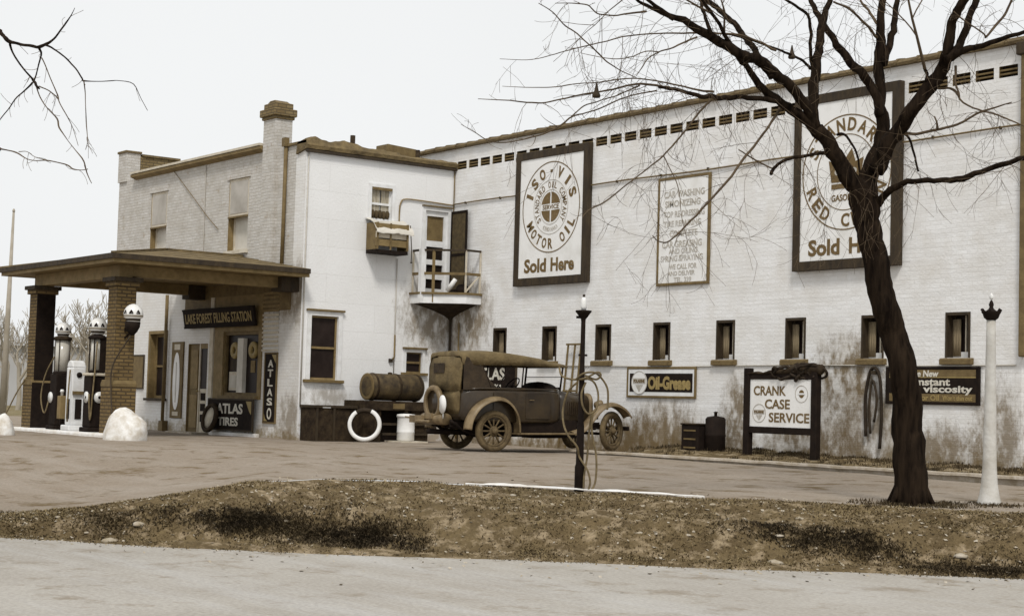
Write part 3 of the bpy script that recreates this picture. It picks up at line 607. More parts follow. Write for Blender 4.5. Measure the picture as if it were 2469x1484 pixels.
dr.box(-4.93, -4.88, LY + .02, LY + .12, zf, 2.2, m_cream); dr.box(-4.49, -4.442, LY + .02, LY + .12, zf, 2.2, m_cream); dr.box(-4.88, -4.49, LY + .03, LY + .07, 2.08, 2.2, m_brownL)
dr.box(-4.88, -4.49, LY + .04, LY + .08, zf, 1.10, m_cream)
for k in range(3): dr.box(-4.80, -4.57, LY + .025, LY + .041, .30 + .26 * k, .48 + .26 * k, m_dark)
dr.box(-5.498, -4.93, LY + .05, LY + .10, zf, 2.19, m_brown); dr.box(-5.4, -5.02, LY + .03, LY + .051, .15, .95, m_brownL); dr.box(-5.4, -5.02, LY + .03, LY + .051, 1.1, 2.05, m_brownL)
dro = dr.build('door', ho)
mb = MB(); mb.box(-4.88, -4.49, LY + .05, LY + .06, 1.10, 2.08, m_glass); mb.build('pane', dro)
mb = MB(); mb.lathe([(.0, 0), (.03, .01), (.03, .04), (0, .05)], (-4.90, LY - .02, 1.02), m_gold, 10); mb.build('handle', dro)
mb = MB(); mb.box(-5.7, -4.25, LY - .45, LY - .003, -.05, .05, m_conc); mb.box(-4.0, -1.7, LY - .12, LY - .003, -.05, .10, m_kerbw); mb.build('doorstep', ho, bevel=.015)
# service conduit on the white wall
mb = MB()
mb.tube([tuple(p) for p in spline([(.03, -.02, 5.58), (.03, -.75, 5.60), (.03, -1.38, 5.60), (.03, -1.52, 5.50), (.03, -1.55, 5.3), (.03, -1.55, 4.9)], 4)], .017, m_brownL, 6)
mb.tube([(.03, -1.57, 4.2), (.03, -1.57, 1.45)], .013, m_inkm, 6); mb.tube([(.04, -1.57, 2.45), (.04, -1.57, 1.95), (.05, -1.63, 1.87)], .02, m_brown, 6); mb.box(.0, .06, -1.70, -1.62, 1.82, 1.90, m_darkb)
mb.build('conduit', ho)
mb = MB(); mb.tube([(.03, -.03, 6.42), (.03, -.03, 5.6), (.03, -.03, 4.5)], .014, m_brown, 6); mb.build('corner_pipe', ho)

# balcony in the inner corner: wraps the corner (white fascia, dark bracketed underside)
zb = 3.20
bal = MB(); PB = [(-.0, -1.16), (.46, -1.16), (1.20, -.40), (1.20, -.003)]
bal.prism([(.003, -1.16), (.42, -1.16), (1.20, -.42), (1.20, -.003), (.003, -.003)], 'z', zb, zb + .20, m_white)
bal.prism([(.003, -1.20), (.45, -1.20), (1.24, -.44), (1.24, -.003), (.003, -.003)], 'z', zb + .20, zb + .25, m_brown)
balo = bal.build('balcony', ho)
mb = MB()   # hollow dark corbel under it
rg = []
for k in range(7):
    u = k / 6; s_ = (1 - u) ** 1.6 * .97 + .03; zz = zb - .003 - .34 * u
    rg.append([Vector((.003 + x_ * s_, -.003 + y_ * s_, zz)) for x_, y_ in ((0, -1.05), (.40, -1.05), (1.08, -.40), (1.08, 0), (0, 0))])
mb.rings(rg, m_soot, smooth=False); mb.build('corbel', balo)
mb = MB(); TOP = zb + 1.22; MIDR = zb + .68
P0_, P1_, P2_, P3_ = Vector((.04, -1.13, 0)), Vector((.42, -1.13, 0)), Vector((1.17, -.43, 0)), Vector((1.17, -.03, 0))
for a, b in ((P0_, P1_), (P1_, P2_), (P2_, P3_)):
    mb.bar(a + Z * TOP, b + Z * TOP, .06, .045, m_darkb)
for a, b in ((P0_, P1_), (P2_, P3_), (P1_, P2_)): mb.bar(a + Z * MIDR, b + Z * MIDR, .045, .06, m_brown)
for a in (P0_, P2_, P3_): mb.bar(a + Z * (zb + .25), a + Z * TOP, .035, .035, m_cream)
mb.bar(P1_ + Z * (zb - .0), P1_ + Z * (TOP + .02), .13, .11, m_white, up=(1, 0, 0)); mb.bar(lerp(P1_, P2_, .26) + Z * (zb + .02), lerp(P1_, P2_, .26) + Z * (TOP), .05, .05, m_brownL, up=(1, 0, 0))
mb.bar(P2_ + Z * (zb + .26), P3_ + Z * MIDR, .03, .03, m_cream); mb.build('railing', balo)
# balcony door on the white wall, screen door swung open against the garage wall
mb = MB(); a, b = -.81, -.17
mb.box(-.06, -.02, a, a + .07, 3.46, 5.40, m_white); mb.box(-.06, -.02, b - .09, b, 3.46, 5.40, m_white); mb.box(-.06, -.02, a + .07, b - .09, 5.28, 5.40, m_white); mb.box(-.06, -.02, a + .07, b - .09, 4.56, 4.70, m_white)
for c in (3.46, 3.80, 4.14): mb.box(-.06, -.02, a + .07, b - .09, c, c + .12, m_white)
mb.box(-.075, -.061, a + .07, b - .09, 3.5, 4.56, m_dark)
bd = mb.build('balcony_door', ho)
mb = MB(); mb.box(-.070, -.062, a + .07, b - .09, 4.70, 5.28, m_brown); mb.build('blind', bd)
mb = MB()
for (c, d_, e_, f_) in ((a - .09, a, 3.46, 5.49), (b, b + .08, 3.46, 5.49), (a, b, 5.40, 5.49)): mb.box(.003, .03, c, d_, e_, f_, m_white)
mb.box(.003, .07, a - .1, b + .1, 5.49, 5.52, m_brown); mb.build('frame', bd)
T = Matrix.Translation(Vector((.06, -.10, 0))) @ Matrix.Rotation(R(-1), 4, 'Z')
mb = MB()
for (x0, x1, z0, z1) in ((0, .05, 3.5, 5.42), (.60, .65, 3.5, 5.42), (.05, .60, 5.36, 5.42), (.05, .60, 3.5, 3.58), (.05, .60, 4.36, 4.42)): mb.box(x0, x1, -.015, .015, z0, z1, m_dark, T)
sd_ = mb.build('screen_door', ho)
mb = MB(); mb.box(.05, .60, -.004, .004, 3.58, 5.36, m_screen, T); mb.build('screen', sd_)

# ------------------------------------------------------------------ canopy on brick pillars
cn = thing('filling_station_canopy', 'low brown hipped canopy over the pumps, carried by two brick pillars', 'canopy', (-2.8, -6.3, 0))
ex0, ex1, ey0, ey1 = -6.05, .40, -8.65, LY - .03
mb = MB(); ap = Vector((-2.8, -6.0, 4.20)); aw = Vector((-2.8, ey1, 4.20)); ze = 3.75
v = [(ex0, ey0, ze), (ex1, ey0, ze), (ex1, ey1, ze), (ex0, ey1, ze), tuple(ap), tuple(aw)]
# tar paper laid in strips: subdivide the slopes and lift the laps
def slope(a, b, c, d, n=4):
    a, b, c, d = map(Vector, (a, b, c, d)); nrm = (b - a).cross(d - a).normalized(); nrm = nrm if nrm.z > 0 else -nrm
    for k in range(n):
        u0, u1 = k / n, min(1, (k + 1.05) / n); q = [lerp(a, d, u0), lerp(b, c, u0), lerp(b, c, u1), lerp(a, d, u1)]
        mb.add([q[0] + nrm * .018, q[1] + nrm * .018, q[2] + nrm * .010, q[3] + nrm * .010, q[0], q[1]], [(0, 1, 2, 3), (4, 5, 1, 0)], m_roof)
slope(v[0], v[1], v[4], v[4]); slope(v[1], v[2], v[5], v[4]); slope(v[3], v[0], v[4], v[5])
mb.add(v, [(0, 1, 4), (1, 2, 5, 4), (3, 0, 4, 5), (2, 3, 5)], m_roof)
mb.bar(ap + Z * .03, aw + Z * .03, .10, .05, m_roof); mb.bar(Vector(v[1]) + Z * .03, ap + Z * .04, .09, .04, m_roof); mb.bar(Vector(v[0]) + Z * .03, ap + Z * .04, .09, .04, m_roof)
mb.build('roof', cn)
mb = MB()
mb.box(ex0 - .02, ex1 + .02, ey0 - .02, ey0 + .03, 3.66, 3.765, m_darkb); mb.box(ex1 - .03, ex1 + .02, ey0 + .03, ey1, 3.66, 3.765, m_darkb); mb.box(ex0 - .02, ex0 + .03, ey0 + .03, ey1, 3.66, 3.765, m_darkb)
mb.box(ex0 + .03, ex1 - .03, ey0 + .03, ey0 + .09, 3.585, 3.70, m_brownL); mb.box(ex1 - .09, ex1 - .03, ey0 + .09, ey1, 3.585, 3.70, m_brownL); mb.box(ex0 + .03, ex0 + .09, ey0 + .09, ey1, 3.585, 3.70, m_brownL)
mb.build('fascia', cn)
mb = MB(); mb.box(ex0 + .09, ex1 - .09, ey0 + .09, ey1, 3.60, 3.64, m_soffit); mb.build('soffit', cn)
px_, py_ = (-.42, -4.85), -8.05
mb = MB()
mb.box(px_[1] - .15, px_[0] + .15, py_ - .15, py_ + .15, 3.33, 3.598, m_brownL); mb.box(px_[0] - .14, px_[0] + .14, py_ + .15, LY - .18, 3.36, 3.597, m_brownL); mb.box(px_[1] - .14, px_[1] + .14, py_ + .15, LY - .18, 3.36, 3.597, m_brownL)
mb.box(px_[0] - .16, px_[0] + .30, LY - .45, LY - .003, 3.28, 3.595, m_darkb); mb.box(px_[1] - .2, px_[1] + .2, LY - .45, LY - .003, 3.26, 3.595, m_darkb)
mb.build('beam', cn, bevel=.01)
for x in px_:
    if x < -4:      # dark sheets added to give the far pillar's side face its shade
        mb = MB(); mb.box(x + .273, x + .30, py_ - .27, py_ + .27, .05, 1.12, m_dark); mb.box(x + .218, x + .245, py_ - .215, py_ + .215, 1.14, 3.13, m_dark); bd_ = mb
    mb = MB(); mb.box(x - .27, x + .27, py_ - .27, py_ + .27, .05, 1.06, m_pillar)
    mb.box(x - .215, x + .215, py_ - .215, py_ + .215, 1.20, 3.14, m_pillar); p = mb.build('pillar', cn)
    if x < -4: bd_.build('side_shade', p)
    mb = MB(); mb.prism([(x - .28, 1.06), (x + .28, 1.06), (x + .28, 1.13), (x + .22, 1.20), (x - .22, 1.20), (x - .28, 1.13)], 'y', py_ - .28, py_ + .28, m_brown); mb.build('pillar_band', p, bevel=.01)
    mb = MB(); mb.box(x - .27, x + .27, py_ - .27, py_ + .27, 3.14, 3.24, m_pillar); mb.box(x - .32, x + .32, py_ - .32, py_ + .32, 3.24, 3.329, m_darkb); mb.build('pillar_capital', p, bevel=.01)
# pump island
mb = MB(); mb.box(-5.4, .0, -8.45, -7.6, -.12, .10, m_kerbw); isl = mb.build('pump_island', None, (-2.7, -8, 0), bevel=.04); tag(isl, 'low whitewashed kerb island under the pumps and pillars', 'island')

# ------------------------------------------------------------------ petrol pumps
def crown_globe(parent, c, r=.19):
    """flattened milk glass globe with small dark arches painted round its upper half"""
    x, y, z = c; mb = MB(); k = r / .19
    prof = [(.07, -.20), (.13, -.19), (.14, -.13), (.185, -.10), (.19, -.02), (.175, .04), (.14, .10), (.08, .145), (.03, .16), (.0, .165)]
    mb.lathe([(a * k, b * k) for a, b in prof], c, m_globe, 24); g_ = mb.build('globe', parent); mb = MB()
    for a0 in (-80, -37, 6):
        vs = []
        for i in range(6):
            u = i / 5; ww = max(.08, math.cos((u - .1) * 1.6)); h = -.045 + .085 * u; rr_ = interp(h, [-.10, -.02, .04, .10], [.185, .19, .175, .14]) + .004
            for sg in (-1, 1): aa = R(a0 + 13 * ww * sg); vs.append(Vector((x + rr_ * k * math.cos(aa), y + rr_ * k * math.sin(aa), z + h * k)))
        mb.add(vs, [(2 * i, 2 * i + 1, 2 * i + 3, 2 * i + 2) for i in range(5)], m_dark)
    mb.lathe([(.192 * k, -.085 * k), (.196 * k, -.065 * k)], c, m_brown, 24); mb.lathe([(.141 * k, -.17 * k), (.145 * k, -.13 * k)], c, m_soot, 24); mb.build('crown_mark', g_)
def hose(parent, pts, r=.017, m=m_hose, name='hose'):
    mb = MB(); mb.tube([tuple(p) for p in spline(pts, 6)], r, m, 7); return mb.build(name, parent)
zi = .10
# tall dark pump beside the near pillar
P = thing('petrol_pump', 'tall black petrol pump with a white dial and crown globe, beside the near pillar', 'petrol pump', (-1.36, -8.15, zi), 'petrol pumps on the island')
x, y = -1.36, -8.15
mb = MB(); mb.box(x - .24, x + .24, y - .24, y + .24, zi, zi + .10, m_dark); mb.box(x - .20, x + .20, y - .19, y + .19, zi + .10, 1.28, m_dark); mb.box(x - .23, x + .23, y - .22, y + .22, 1.28, 1.34, m_cream); mb.build('body', P, bevel=.02)
mb = MB()
mb.lathe([(.15, 1.34), (.17, 1.36), (.15, 1.40)], (x, y, 0), m_dark, 20); mb.lathe([(.20, 2.06), (.20, 2.11), (.09, 2.16)], (x, y, 0), m_dark, 20)
mb.box(x - .03, x + .17, y + .0, y + .17, 1.36, 2.08, m_dark)
for a in (45, 135, 225, 315): mb.tube([(x + .17 * math.cos(R(a)), y + .17 * math.sin(R(a)), 1.36), (x + .17 * math.cos(R(a)), y + .17 * math.sin(R(a)), 2.08)], .014, m_dark, 6)
mb.build('upper_frame', P)
mb = MB(); mb.lathe([(.13, 1.40), (.13, 2.06)], (x, y, 0), m_glob_glass, 20); mb.build('glass_cylinder', P)
mb = MB(); T = Matrix.Rotation(R(90), 4, 'X'); mb.lathe([(.0, .0), (.12, .0), (.12, .02), (.0, .025)], (x, y - .19, .83), m_globe, 24, T); mb.lathe([(.0, .026), (.03, .026), (.0, .035)], (x, y - .19, .83), m_dark, 12, T)
T2 = Matrix.Rotation(R(90), 4, 'Y'); mb.lathe([(.0, .0), (.12, .0), (.12, .02), (.0, .025)], (x + .20, y, .83), m_globe, 24, T2); mb.lathe([(.0, .026), (.035, .026), (.0, .035)], (x + .20, y, .83), m_dark, 12, T2); mb.build('dial', P)
crown_globe(P, (x, y, 2.36), .19); hose(P, [(x + .22, y - .1, 2.0), (x + .30, y - .15, 1.6), (x + .28, y - .18, .9), (x + .24, y - .2, .35), (x + .2, y - .23, .9)])
# black pump by the far pillar
x, y = -3.28, -8.15
P = thing('petrol_pump', 'black petrol pump with tall pale glass cylinder, between far pillar and white pump', 'petrol pump', (x, y, zi), 'petrol pumps on the island')
mb = MB(); mb.box(x - .23, x + .23, y - .23, y + .23, zi, zi + .09, m_dark); mb.box(x - .19, x + .19, y - .18, y + .18, zi + .09, 1.32, m_dark); mb.lathe([(.20, 1.32), (.18, 1.37), (.15, 1.38)], (x, y, 0), m_dark, 20); mb.build('body', P, bevel=.02)
mb = MB(); mb.lathe([(.15, 1.38), (.15, 2.06)], (x, y, 0), m_glob_glass, 20); mb.build('glass_cylinder', P)
mb = MB(); mb.lathe([(.19, 2.06), (.20, 2.10), (.20, 2.13), (.08, 2.17), (.07, 2.24)], (x, y, 0), m_soot, 20)
for a in (45, 135, 225, 315): mb.tube([(x + .17 * math.cos(R(a)), y + .17 * math.sin(R(a)), 1.36), (x + .17 * math.cos(R(a)), y + .17 * math.sin(R(a)), 2.08)], .010, m_soot, 6)
mb.build('upper_frame', P); crown_globe(P, (x, y, 2.32), .17)
mb = MB(); mb.lathe([(.0, .0), (.12, .0), (.12, .02), (.0, .025)], (x - .1, y - .18, .8), m_globe, 24, T); mb.build('dial', P)
hose(P, [(x - .2, y - .1, 1.7), (x - .42, y - .2, 1.3), (x - .5, y - .25, .8), (x - .25, y - .25, .45), (x - .20, y - .15, .9)])
# white pump
x, y = -2.32, -8.2
P = thing('petrol_pump', 'short white petrol pump with a black panel, between the two black pumps', 'petrol pump', (x, y, zi), 'petrol pumps on the island')
mb = MB(); mb.box(x - .23, x + .23, y - .22, y + .22, zi, zi + .12, m_white); mb.box(x - .17, x + .17, y - .15, y + .15, zi + .12, 1.46, m_white); mb.prism([(x - .17, 1.46), (x + .17, 1.46), (x + .13, 1.56), (x + .05, 1.61), (x - .05, 1.61), (x - .13, 1.56)], 'y', y - .15, y + .15, m_white); mb.build('body', P, bevel=.025)
mb = MB(); mb.box(x + .171, x + .185, y - .07, y + .07, .35, .78, m_dark); mb.box(x + .171, x + .22, y - .14, y + .12, .88, .95, m_brown); mb.lathe([(0, 0), (.06, 0), (.06, .02), (0, .025)], (x + .17, y, 1.30), m_dark, 16, T2); mb.box(x - .07, x + .07, y - .164, y - .151, .35, .78, m_dark); mb.build('panel', P)
hose(P, [(x + .15, y - .2, 1.4), (x + .3, y - .28, 1.0), (x + .32, y - .3, .5), (x + .2, y - .24, .3)])
# oil can stand between pumps
x, y = -2.72, -8.34
P = thing('oil_bottle_stand', 'small tan oil container on thin legs, left of the white pump', 'oil stand', (x, y, zi))
mb = MB(); mb.box(x - .09, x + .09, y - .07, y + .07, .34, .84, m_brownL); mb.build('container', P, bevel=.015); mb = MB(); mb.lathe([(.03, .84), (.03, .92), (.05, .93), (.03, .98)], (x, y, 0), m_globe, 12); mb.build('cap', P)
mb = MB()
for dx, dy in ((-.07, -.05), (.07, -.05), (.07, .05), (-.07, .05)): mb.tube([(x + dx, y + dy, zi), (x + dx, y + dy, .34)], .010, m_dark, 6)
mb.build('legs', P)
# crown globe lamp on the near pillar
P = thing('pillar_globe_light', 'white crown globe on a dark bracket against the near brick pillar', 'globe light', (.05, -8.05, 2.3))
crown_globe(P, (.10, -8.02, 2.60), .20); mb = MB(); mb.lathe([(.03, 2.12), (.10, 2.2), (.15, 2.30), (.16, 2.40), (.12, 2.42)], (.08, -8.02, 0), m_dark, 16); mb.bar((-.2, -8.05, 2.25), (.08, -8.02, 2.25), .05, .08, m_dark); mb.bar((-.2, -8.05, 2.08), (.06, -8.02, 2.2), .03, .03, m_dark); mb.build('bracket', P)
mb = MB(); mb.tube([tuple(p) for p in spline([(.10, -8.06, 2.12), (-.06, -8.35, 1.5), (.02, -8.4, .95), (.25, -8.45, .45), (.50, -8.5, .06), (.62, -8.4, .02)], 6)], .016, m_darkb, 7); mb.build('hose', P)
P = MB(); P.tube([tuple(p) for p in spline([(-4.95, -8.30, 1.25), (-5.12, -8.45, .9), (-5.35, -8.6, .4), (-5.55, -8.75, -.02)], 5)], .016, m_hose, 7); hz_ = P.build('air_hose', None, (-5.2, -8.5, 0)); tag(hz_, 'thin hose hanging from the far pillar down to the ground at the left edge', 'hose')
# whitewashed boulders
def rock(name, c, rx, ry, rz, m, seed, label=None, cat=None, group=None, sub=3):
    b = bmesh.new(); bmesh.ops.create_icosphere(b, subdivisions=sub, radius=1.0)
    for v in b.verts:
        p = v.co.copy(); k = 1 + .17 * noise.noise(p * 1.3 + Vector((seed, 0, 0))) + .09 * noise.noise(p * 3.3 + Vector((0, seed, 0))) + .05 * noise.noise(p * 9 + Vector((0, seed, 0)))
        v.co = Vector((p.x * rx * k, p.y * ry * k, max(-.25, p.z) * rz * k))
    me = bpy.data.meshes.new(name); b.to_mesh(me); b.free(); me.materials.append(m)
    for q in me.polygons: q.use_smooth = True
    o = bpy.data.objects.new(name, me); COL.objects.link(o); o.location = c; o.rotation_euler = (0, 0, seed * 1.3)
    return tag(o, label, cat, group)
bc = Vector((1.72, -8.82, 0)); rock('boulder', (bc.x, bc.y, gz(bc) - .03), .44, .42, .66, m_boul, 3.1, 'large whitewashed boulder at the foot of the near brick pillar', 'boulder')
bc = along(10, 1045, 33.5); rock('boulder', (bc.x, bc.y, gz(bc)), .20, .20, .42, m_boul, 5.7, 'whitewashed boulder at the left edge by the far pillar', 'boulder')

# ------------------------------------------------------------------ signs on the walls
def framed(name, label, x0, x1, z0, z1, fw, dep, mframe, mpanel, y=0.0, fd=.02, sidew=None):
    """a box sign hung on a wall that faces -y"""
    o = thing(name, label, 'sign', ((x0 + x1) / 2, y, z0)); q = MB(); sw_ = sidew or fw
    q.box(x0, x0 + sw_, y - dep, y - .004, z0, z1, mframe); q.box(x1 - sw_, x1, y - dep, y - .004, z0, z1, mframe); q.box(x0 + sw_, x1 - sw_, y - dep, y - .004, z1 - fw, z1, mframe); q.box(x0 + sw_, x1 - sw_, y - dep, y - .004, z0, z0 + fw, mframe); q.build('frame', o, bevel=.006)
    q = MB(); q.box(x0 + sw_ + .0005, x1 - sw_ - .0005, y - dep + fd, y - .01, z0 + fw + .0005, z1 - fw - .0005, mpanel); q.build('panel', o)
    return o, y - dep + fd
# motor oil sign
o, yy = framed('motor_oil_sign', 'tall ISO-VIS MOTOR OIL Sold Here sign in a heavy brown frame', 2.56, 5.10, 3.55, 6.52, .17, .13, m_darkb, m_whiteB)
O_ = (0, yy, 0); q = MB(); cx_, cz_ = 3.83, 5.24; K_ = 1.0
ring(q, O_, X, Z, cx_, cz_, 1.00, .022, m_ink); 
for r_, w_ in ((.60, .012), (.385, .012)): ring(q, O_, X, Z, cx_, cz_, r_, w_, m_inkm)
arc_text(q, 'ISO-VIS', O_, X, Z, cx_, cz_, .79, 160, 20, .19, .25, m_ink, .04); arc_text(q, 'MOTOR OIL', O_, X, Z, cx_, cz_, .80, 209, 333, .155, .23, m_ink, .03, True)
arc_text(q, 'STANDARD OIL COMPANY', O_, X, Z, cx_, cz_, .49, 215, -35, .085, .14, m_ink, .01); arc_text(q, '(INDIANA)', O_, X, Z, cx_, cz_, .49, 243, 297, .05, .09, m_inkm, .02, True)
for a0, a1 in ((12, 86), (94, 168), (192, 266), (274, 348)):
    n_ = 10; pts = [Vector((cx_ + .33 * math.cos(R(lerp(a0, a1, i / n_))), yy - .006, cz_ + .33 * math.sin(R(lerp(a0, a1, i / n_))))) for i in range(n_ + 1)]
    sx_ = 1 if a0 in (12, 274) else -1; sz_ = 1 if a0 < 100 else -1
    pts.append(Vector((cx_ + sx_ * .025, yy - .006, cz_ + sz_ * .075))); q.add(pts, [tuple(range(len(pts)))], m_ink)
put_text(q, 'SERVICE', O_, X, Z, cx_, cz_, .56, .10, m_ink, .02)
put_text(q, 'Sold', O_, X, Z, 3.33, 3.98, .78, .31, m_ink, .035); put_text(q, 'Here', O_, X, Z, 4.28, 3.98, .80, .30, m_ink, .035)
q.build('lettering', o)
# service list sign
o, yy = framed('service_list_sign', 'narrow framed CAR WASHING and GREASING price board between the two big oil signs', 7.22, 8.72, 3.37, 5.54, .055, .05, m_brown, m_whiteB, fd=.012)
q = MB(); O_ = (0, yy, 0); cx_ = 7.965
for i, (tx, wd, h, z) in enumerate((('CAR WASHING', 1.16, .135, 5.19), ('SIMONIZING', 1.02, .135, 5.00), ('TOP RE-DRESSING', 1.18, .125, 4.79), ('TIRE REPAIRING', 1.08, .12, 4.60), ('COMPLETE', .80, .125, 4.40), ('CAR GREASING', 1.14, .135, 4.19), ('AND OILING', .82, .11, 4.05), ('SPRING SPRAYING', 1.22, .12, 3.91), ('WE CALL FOR', .80, .105, 3.74), ('AND DELIVER', .78, .09, 3.61), ('TEL. 339', .50, .10, 3.48))):
    put_text(q, tx, O_, X, Z, cx_ + (-.02 if i % 2 else .02), z, wd, h, m_inkp if i in (2, 3, 6, 7, 9, 10) else m_inkm, .02)
q.build('lettering', o)
# red crown sign
o, yy = framed('gasoline_sign', 'big RED CROWN Sold Here gasoline sign in a heavy brown frame behind the tree', 10.98, 13.42, 3.48, 6.66, .17, .13, m_darkb, m_whiteB)
q = MB(); O_ = (0, yy, 0); cx_, cz_ = 12.22, 5.19
ring(q, O_, X, Z, cx_, cz_, 1.03, .022, m_ink); ring(q, O_, X, Z, cx_, cz_, .68, .014, m_ink)
arc_text(q, 'STANDARD', O_, X, Z, cx_, cz_, .85, 152, 28, .19, .24, m_ink, .03); arc_text(q, 'RED CROWN', O_, X, Z, cx_, cz_, .85, 203, 337, .19, .24, m_ink, .03, True)
q.prism([(cx_ - .33, 5.02), (cx_ + .33, 5.02), (cx_ + .40, 5.42), (cx_ + .22, 5.36), (cx_ + .13, 5.60), (cx_, 5.45), (cx_ - .13, 5.60), (cx_ - .22, 5.36), (cx_ - .40, 5.42)], 'y', yy - .008, yy - .001, m_ink)
q.box(cx_ - .33, cx_ + .33, yy - .008, yy - .001, 4.90, 4.99, m_ink)
for k in range(3): disc(q, (0, yy - .009, 0), X, Z, cx_ - .2 + .2 * k, 5.2, .055, m_inkm)
put_text(q, 'GASOLINE', O_, X, Z, cx_, 4.74, .66, .12, m_ink, .02)
put_text(q, 'Sold', O_, X, Z, 11.73, 3.88, .74, .30, m_ink, .035); put_text(q, 'Here', O_, X, Z, 12.72, 3.88, .80, .29, m_ink, .035); q.build('lettering', o)
def badge(q, O_, cx, cz, r, word='POLARINE', ry=None):
    ring(q, O_, X, Z, cx, cz, r, .012, m_inkm, ry=ry); q.box(cx - r * .80, cx + r * .80, O_[1] - .005, O_[1] - .001, cz - .02 * r / .2, cz + .075 * r / .2, m_inkm)
    put_text(q, word, (0, O_[1] - .005, 0), X, Z, cx, cz + .027 * r / .2, r * 1.4, .055 * r / .2, m_ink, .02)
    q.add([Vector((cx + a * r, O_[1] - .003, cz + b * r)) for a, b in ((-.5, -.2), (.5, -.2), (0, -.85))], [(0, 1, 2)], m_inkp)
# oil grease sign
o, yy = framed('oil_and_grease_sign', 'wide Oil-Grease sign with a white oval badge, under the fourth and fifth small windows', 6.39, 8.42, 1.14, 1.76, .045, .04, m_brown, m_white, fd=.01)
q = MB(); O_ = (0, yy, 0); q.box(6.48, 8.33, yy - .004, yy - .001, 1.26, 1.63, m_dark); disc(q, (0, yy - .0045, 0), X, Z, 6.78, 1.445, .235, m_whiteB); badge(q, (0, yy - .009, 0), 6.78, 1.445, .235)
put_text(q, 'Oil-Grease', (0, yy - .0045, 0), X, Z, 7.66, 1.44, 1.24, .27, m_gold, .05); q.build('lettering', o)
# constant viscosity sign
o, yy = framed('viscosity_sign', 'dark New Constant Viscosity sign on the wall right of the tree trunk', 13.12, 15.06, 1.12, 1.75, .045, .04, m_dark, m_dark, fd=.01)
q = MB(); O_ = (0, yy, 0); q.box(13.2, 14.98, yy - .004, yy - .001, 1.59, 1.70, m_brown); q.box(13.2, 14.98, yy - .004, yy - .001, 1.565, 1.585, m_gold); q.box(13.2, 14.98, yy - .004, yy - .001, 1.17, 1.30, m_brown)
put_text(q, 'The New', (0, yy - .005, 0), X, Z, 13.93, 1.635, .62, .11, m_pale, .03, shear=.1); put_text(q, 'Constant', O_, X, Z, 13.98, 1.50, .98, .13, m_pale, .03); put_text(q, 'viscosity', O_, X, Z, 14.42, 1.36, 1.0, .15, m_pale, .03); put_text(q, 'Motor Oil', (0, yy - .005, 0), X, Z, 13.95, 1.235, .60, .10, m_gold, .03); put_text(q, 'Won\'t thin out', (0, yy - .005, 0), X, Z, 14.62, 1.235, .6, .09, m_gold, .03); q.build('lettering', o)
# crank case service board on its own posts
yc = -.85
cb = thing('crankcase_service_board', 'CRANK CASE SERVICE board held between two thick black posts against the wall', 'sign', (11.5, yc, .1))
q = MB()
for x_ in (10.66, 12.28): q.box(x_ - .07, x_ + .07, yc - .06, yc + .06, .02, 1.70, m_dark)
q.box(10.73, 12.21, yc - .045, yc + .045, 1.50, 1.60, m_dark); q.box(10.73, 12.21, yc - .045, yc + .045, .54, .66, m_dark); q.build('post_frame', cb, bevel=.012)
q = MB(); q.box(10.73, 12.21, yc - .025, yc + .02, .66, 1.50, m_whiteB); q.build('panel', cb)
q = MB(); O_ = (0, yc - .025, 0); put_text(q, 'CRANK', O_, X, Z, 11.21, 1.30, .78, .17, m_ink, .02); put_text(q, 'CASE', O_, X, Z, 11.40, 1.065, .60, .17, m_ink, .02); put_text(q, 'SERVICE', O_, X, Z, 11.68, .83, .96, .17, m_ink, .02)
badge(q, (0, yc - .025, 0), 10.96, .90, .165); ring(q, O_, X, Z, 11.97, 1.25, .15, .01, m_inkp); disc(q, O_, X, Z, 11.97, 1.25, .06, m_ink, ry=.07); q.box(11.89, 12.05, yc - .032, yc - .026, 1.235, 1.265, m_white); q.build('lettering', cb)
# old rags and a coiled hose thrown over the top rail
rg = thing('hose_heap', 'dark heap of hoses and rags draped over the service board posts', 'hose', (11.9, yc, 1.5))
q = MB(); r_ = random.Random(5)
for k in range(12):
    cc = Vector((r_.uniform(11.55, 12.30), yc + r_.uniform(-.06, .04), 1.63 + r_.uniform(-.04, .05))); ph = r_.uniform(0, 6); rx_ = r_.uniform(.12, .28)
    pts = [cc + Vector((rx_ * math.cos(a + ph), .09 * math.sin(a * 1.3 + k), .10 * math.sin(a + ph) * r_.uniform(.7, 1.3))) for a in np.linspace(0, r_.uniform(3, 6), 10)]
    q.tube([tuple(p) for p in spline(pts, 3)], .024, m_rubber, 6)
q.build('hose', rg)
q = MB(); rr = []
for i in range(40):
    x_ = lerp(10.62, 12.42, i / 39); h = .03 + .045 * sstep((x_ - 11.0) / .3) + .07 * sstep((x_ - 11.5) / .25) + .04 * noise.noise(Vector((x_ * 4, 0, 0))); 
    rr.append([Vector((x_, yc + (.075 + .03 * noise.noise(Vector((x_ * 5, a, 2)))) * math.cos(a), 1.585 + h * .62 + (h * .62) * math.sin(a) * (1 + .5 * noise.noise(Vector((x_ * 6, a * 2, 0)))))) for a in np.linspace(0, 2 * math.pi, 13)[:-1]])
q.rings(rr, m_soot); q.build('rag', rg)
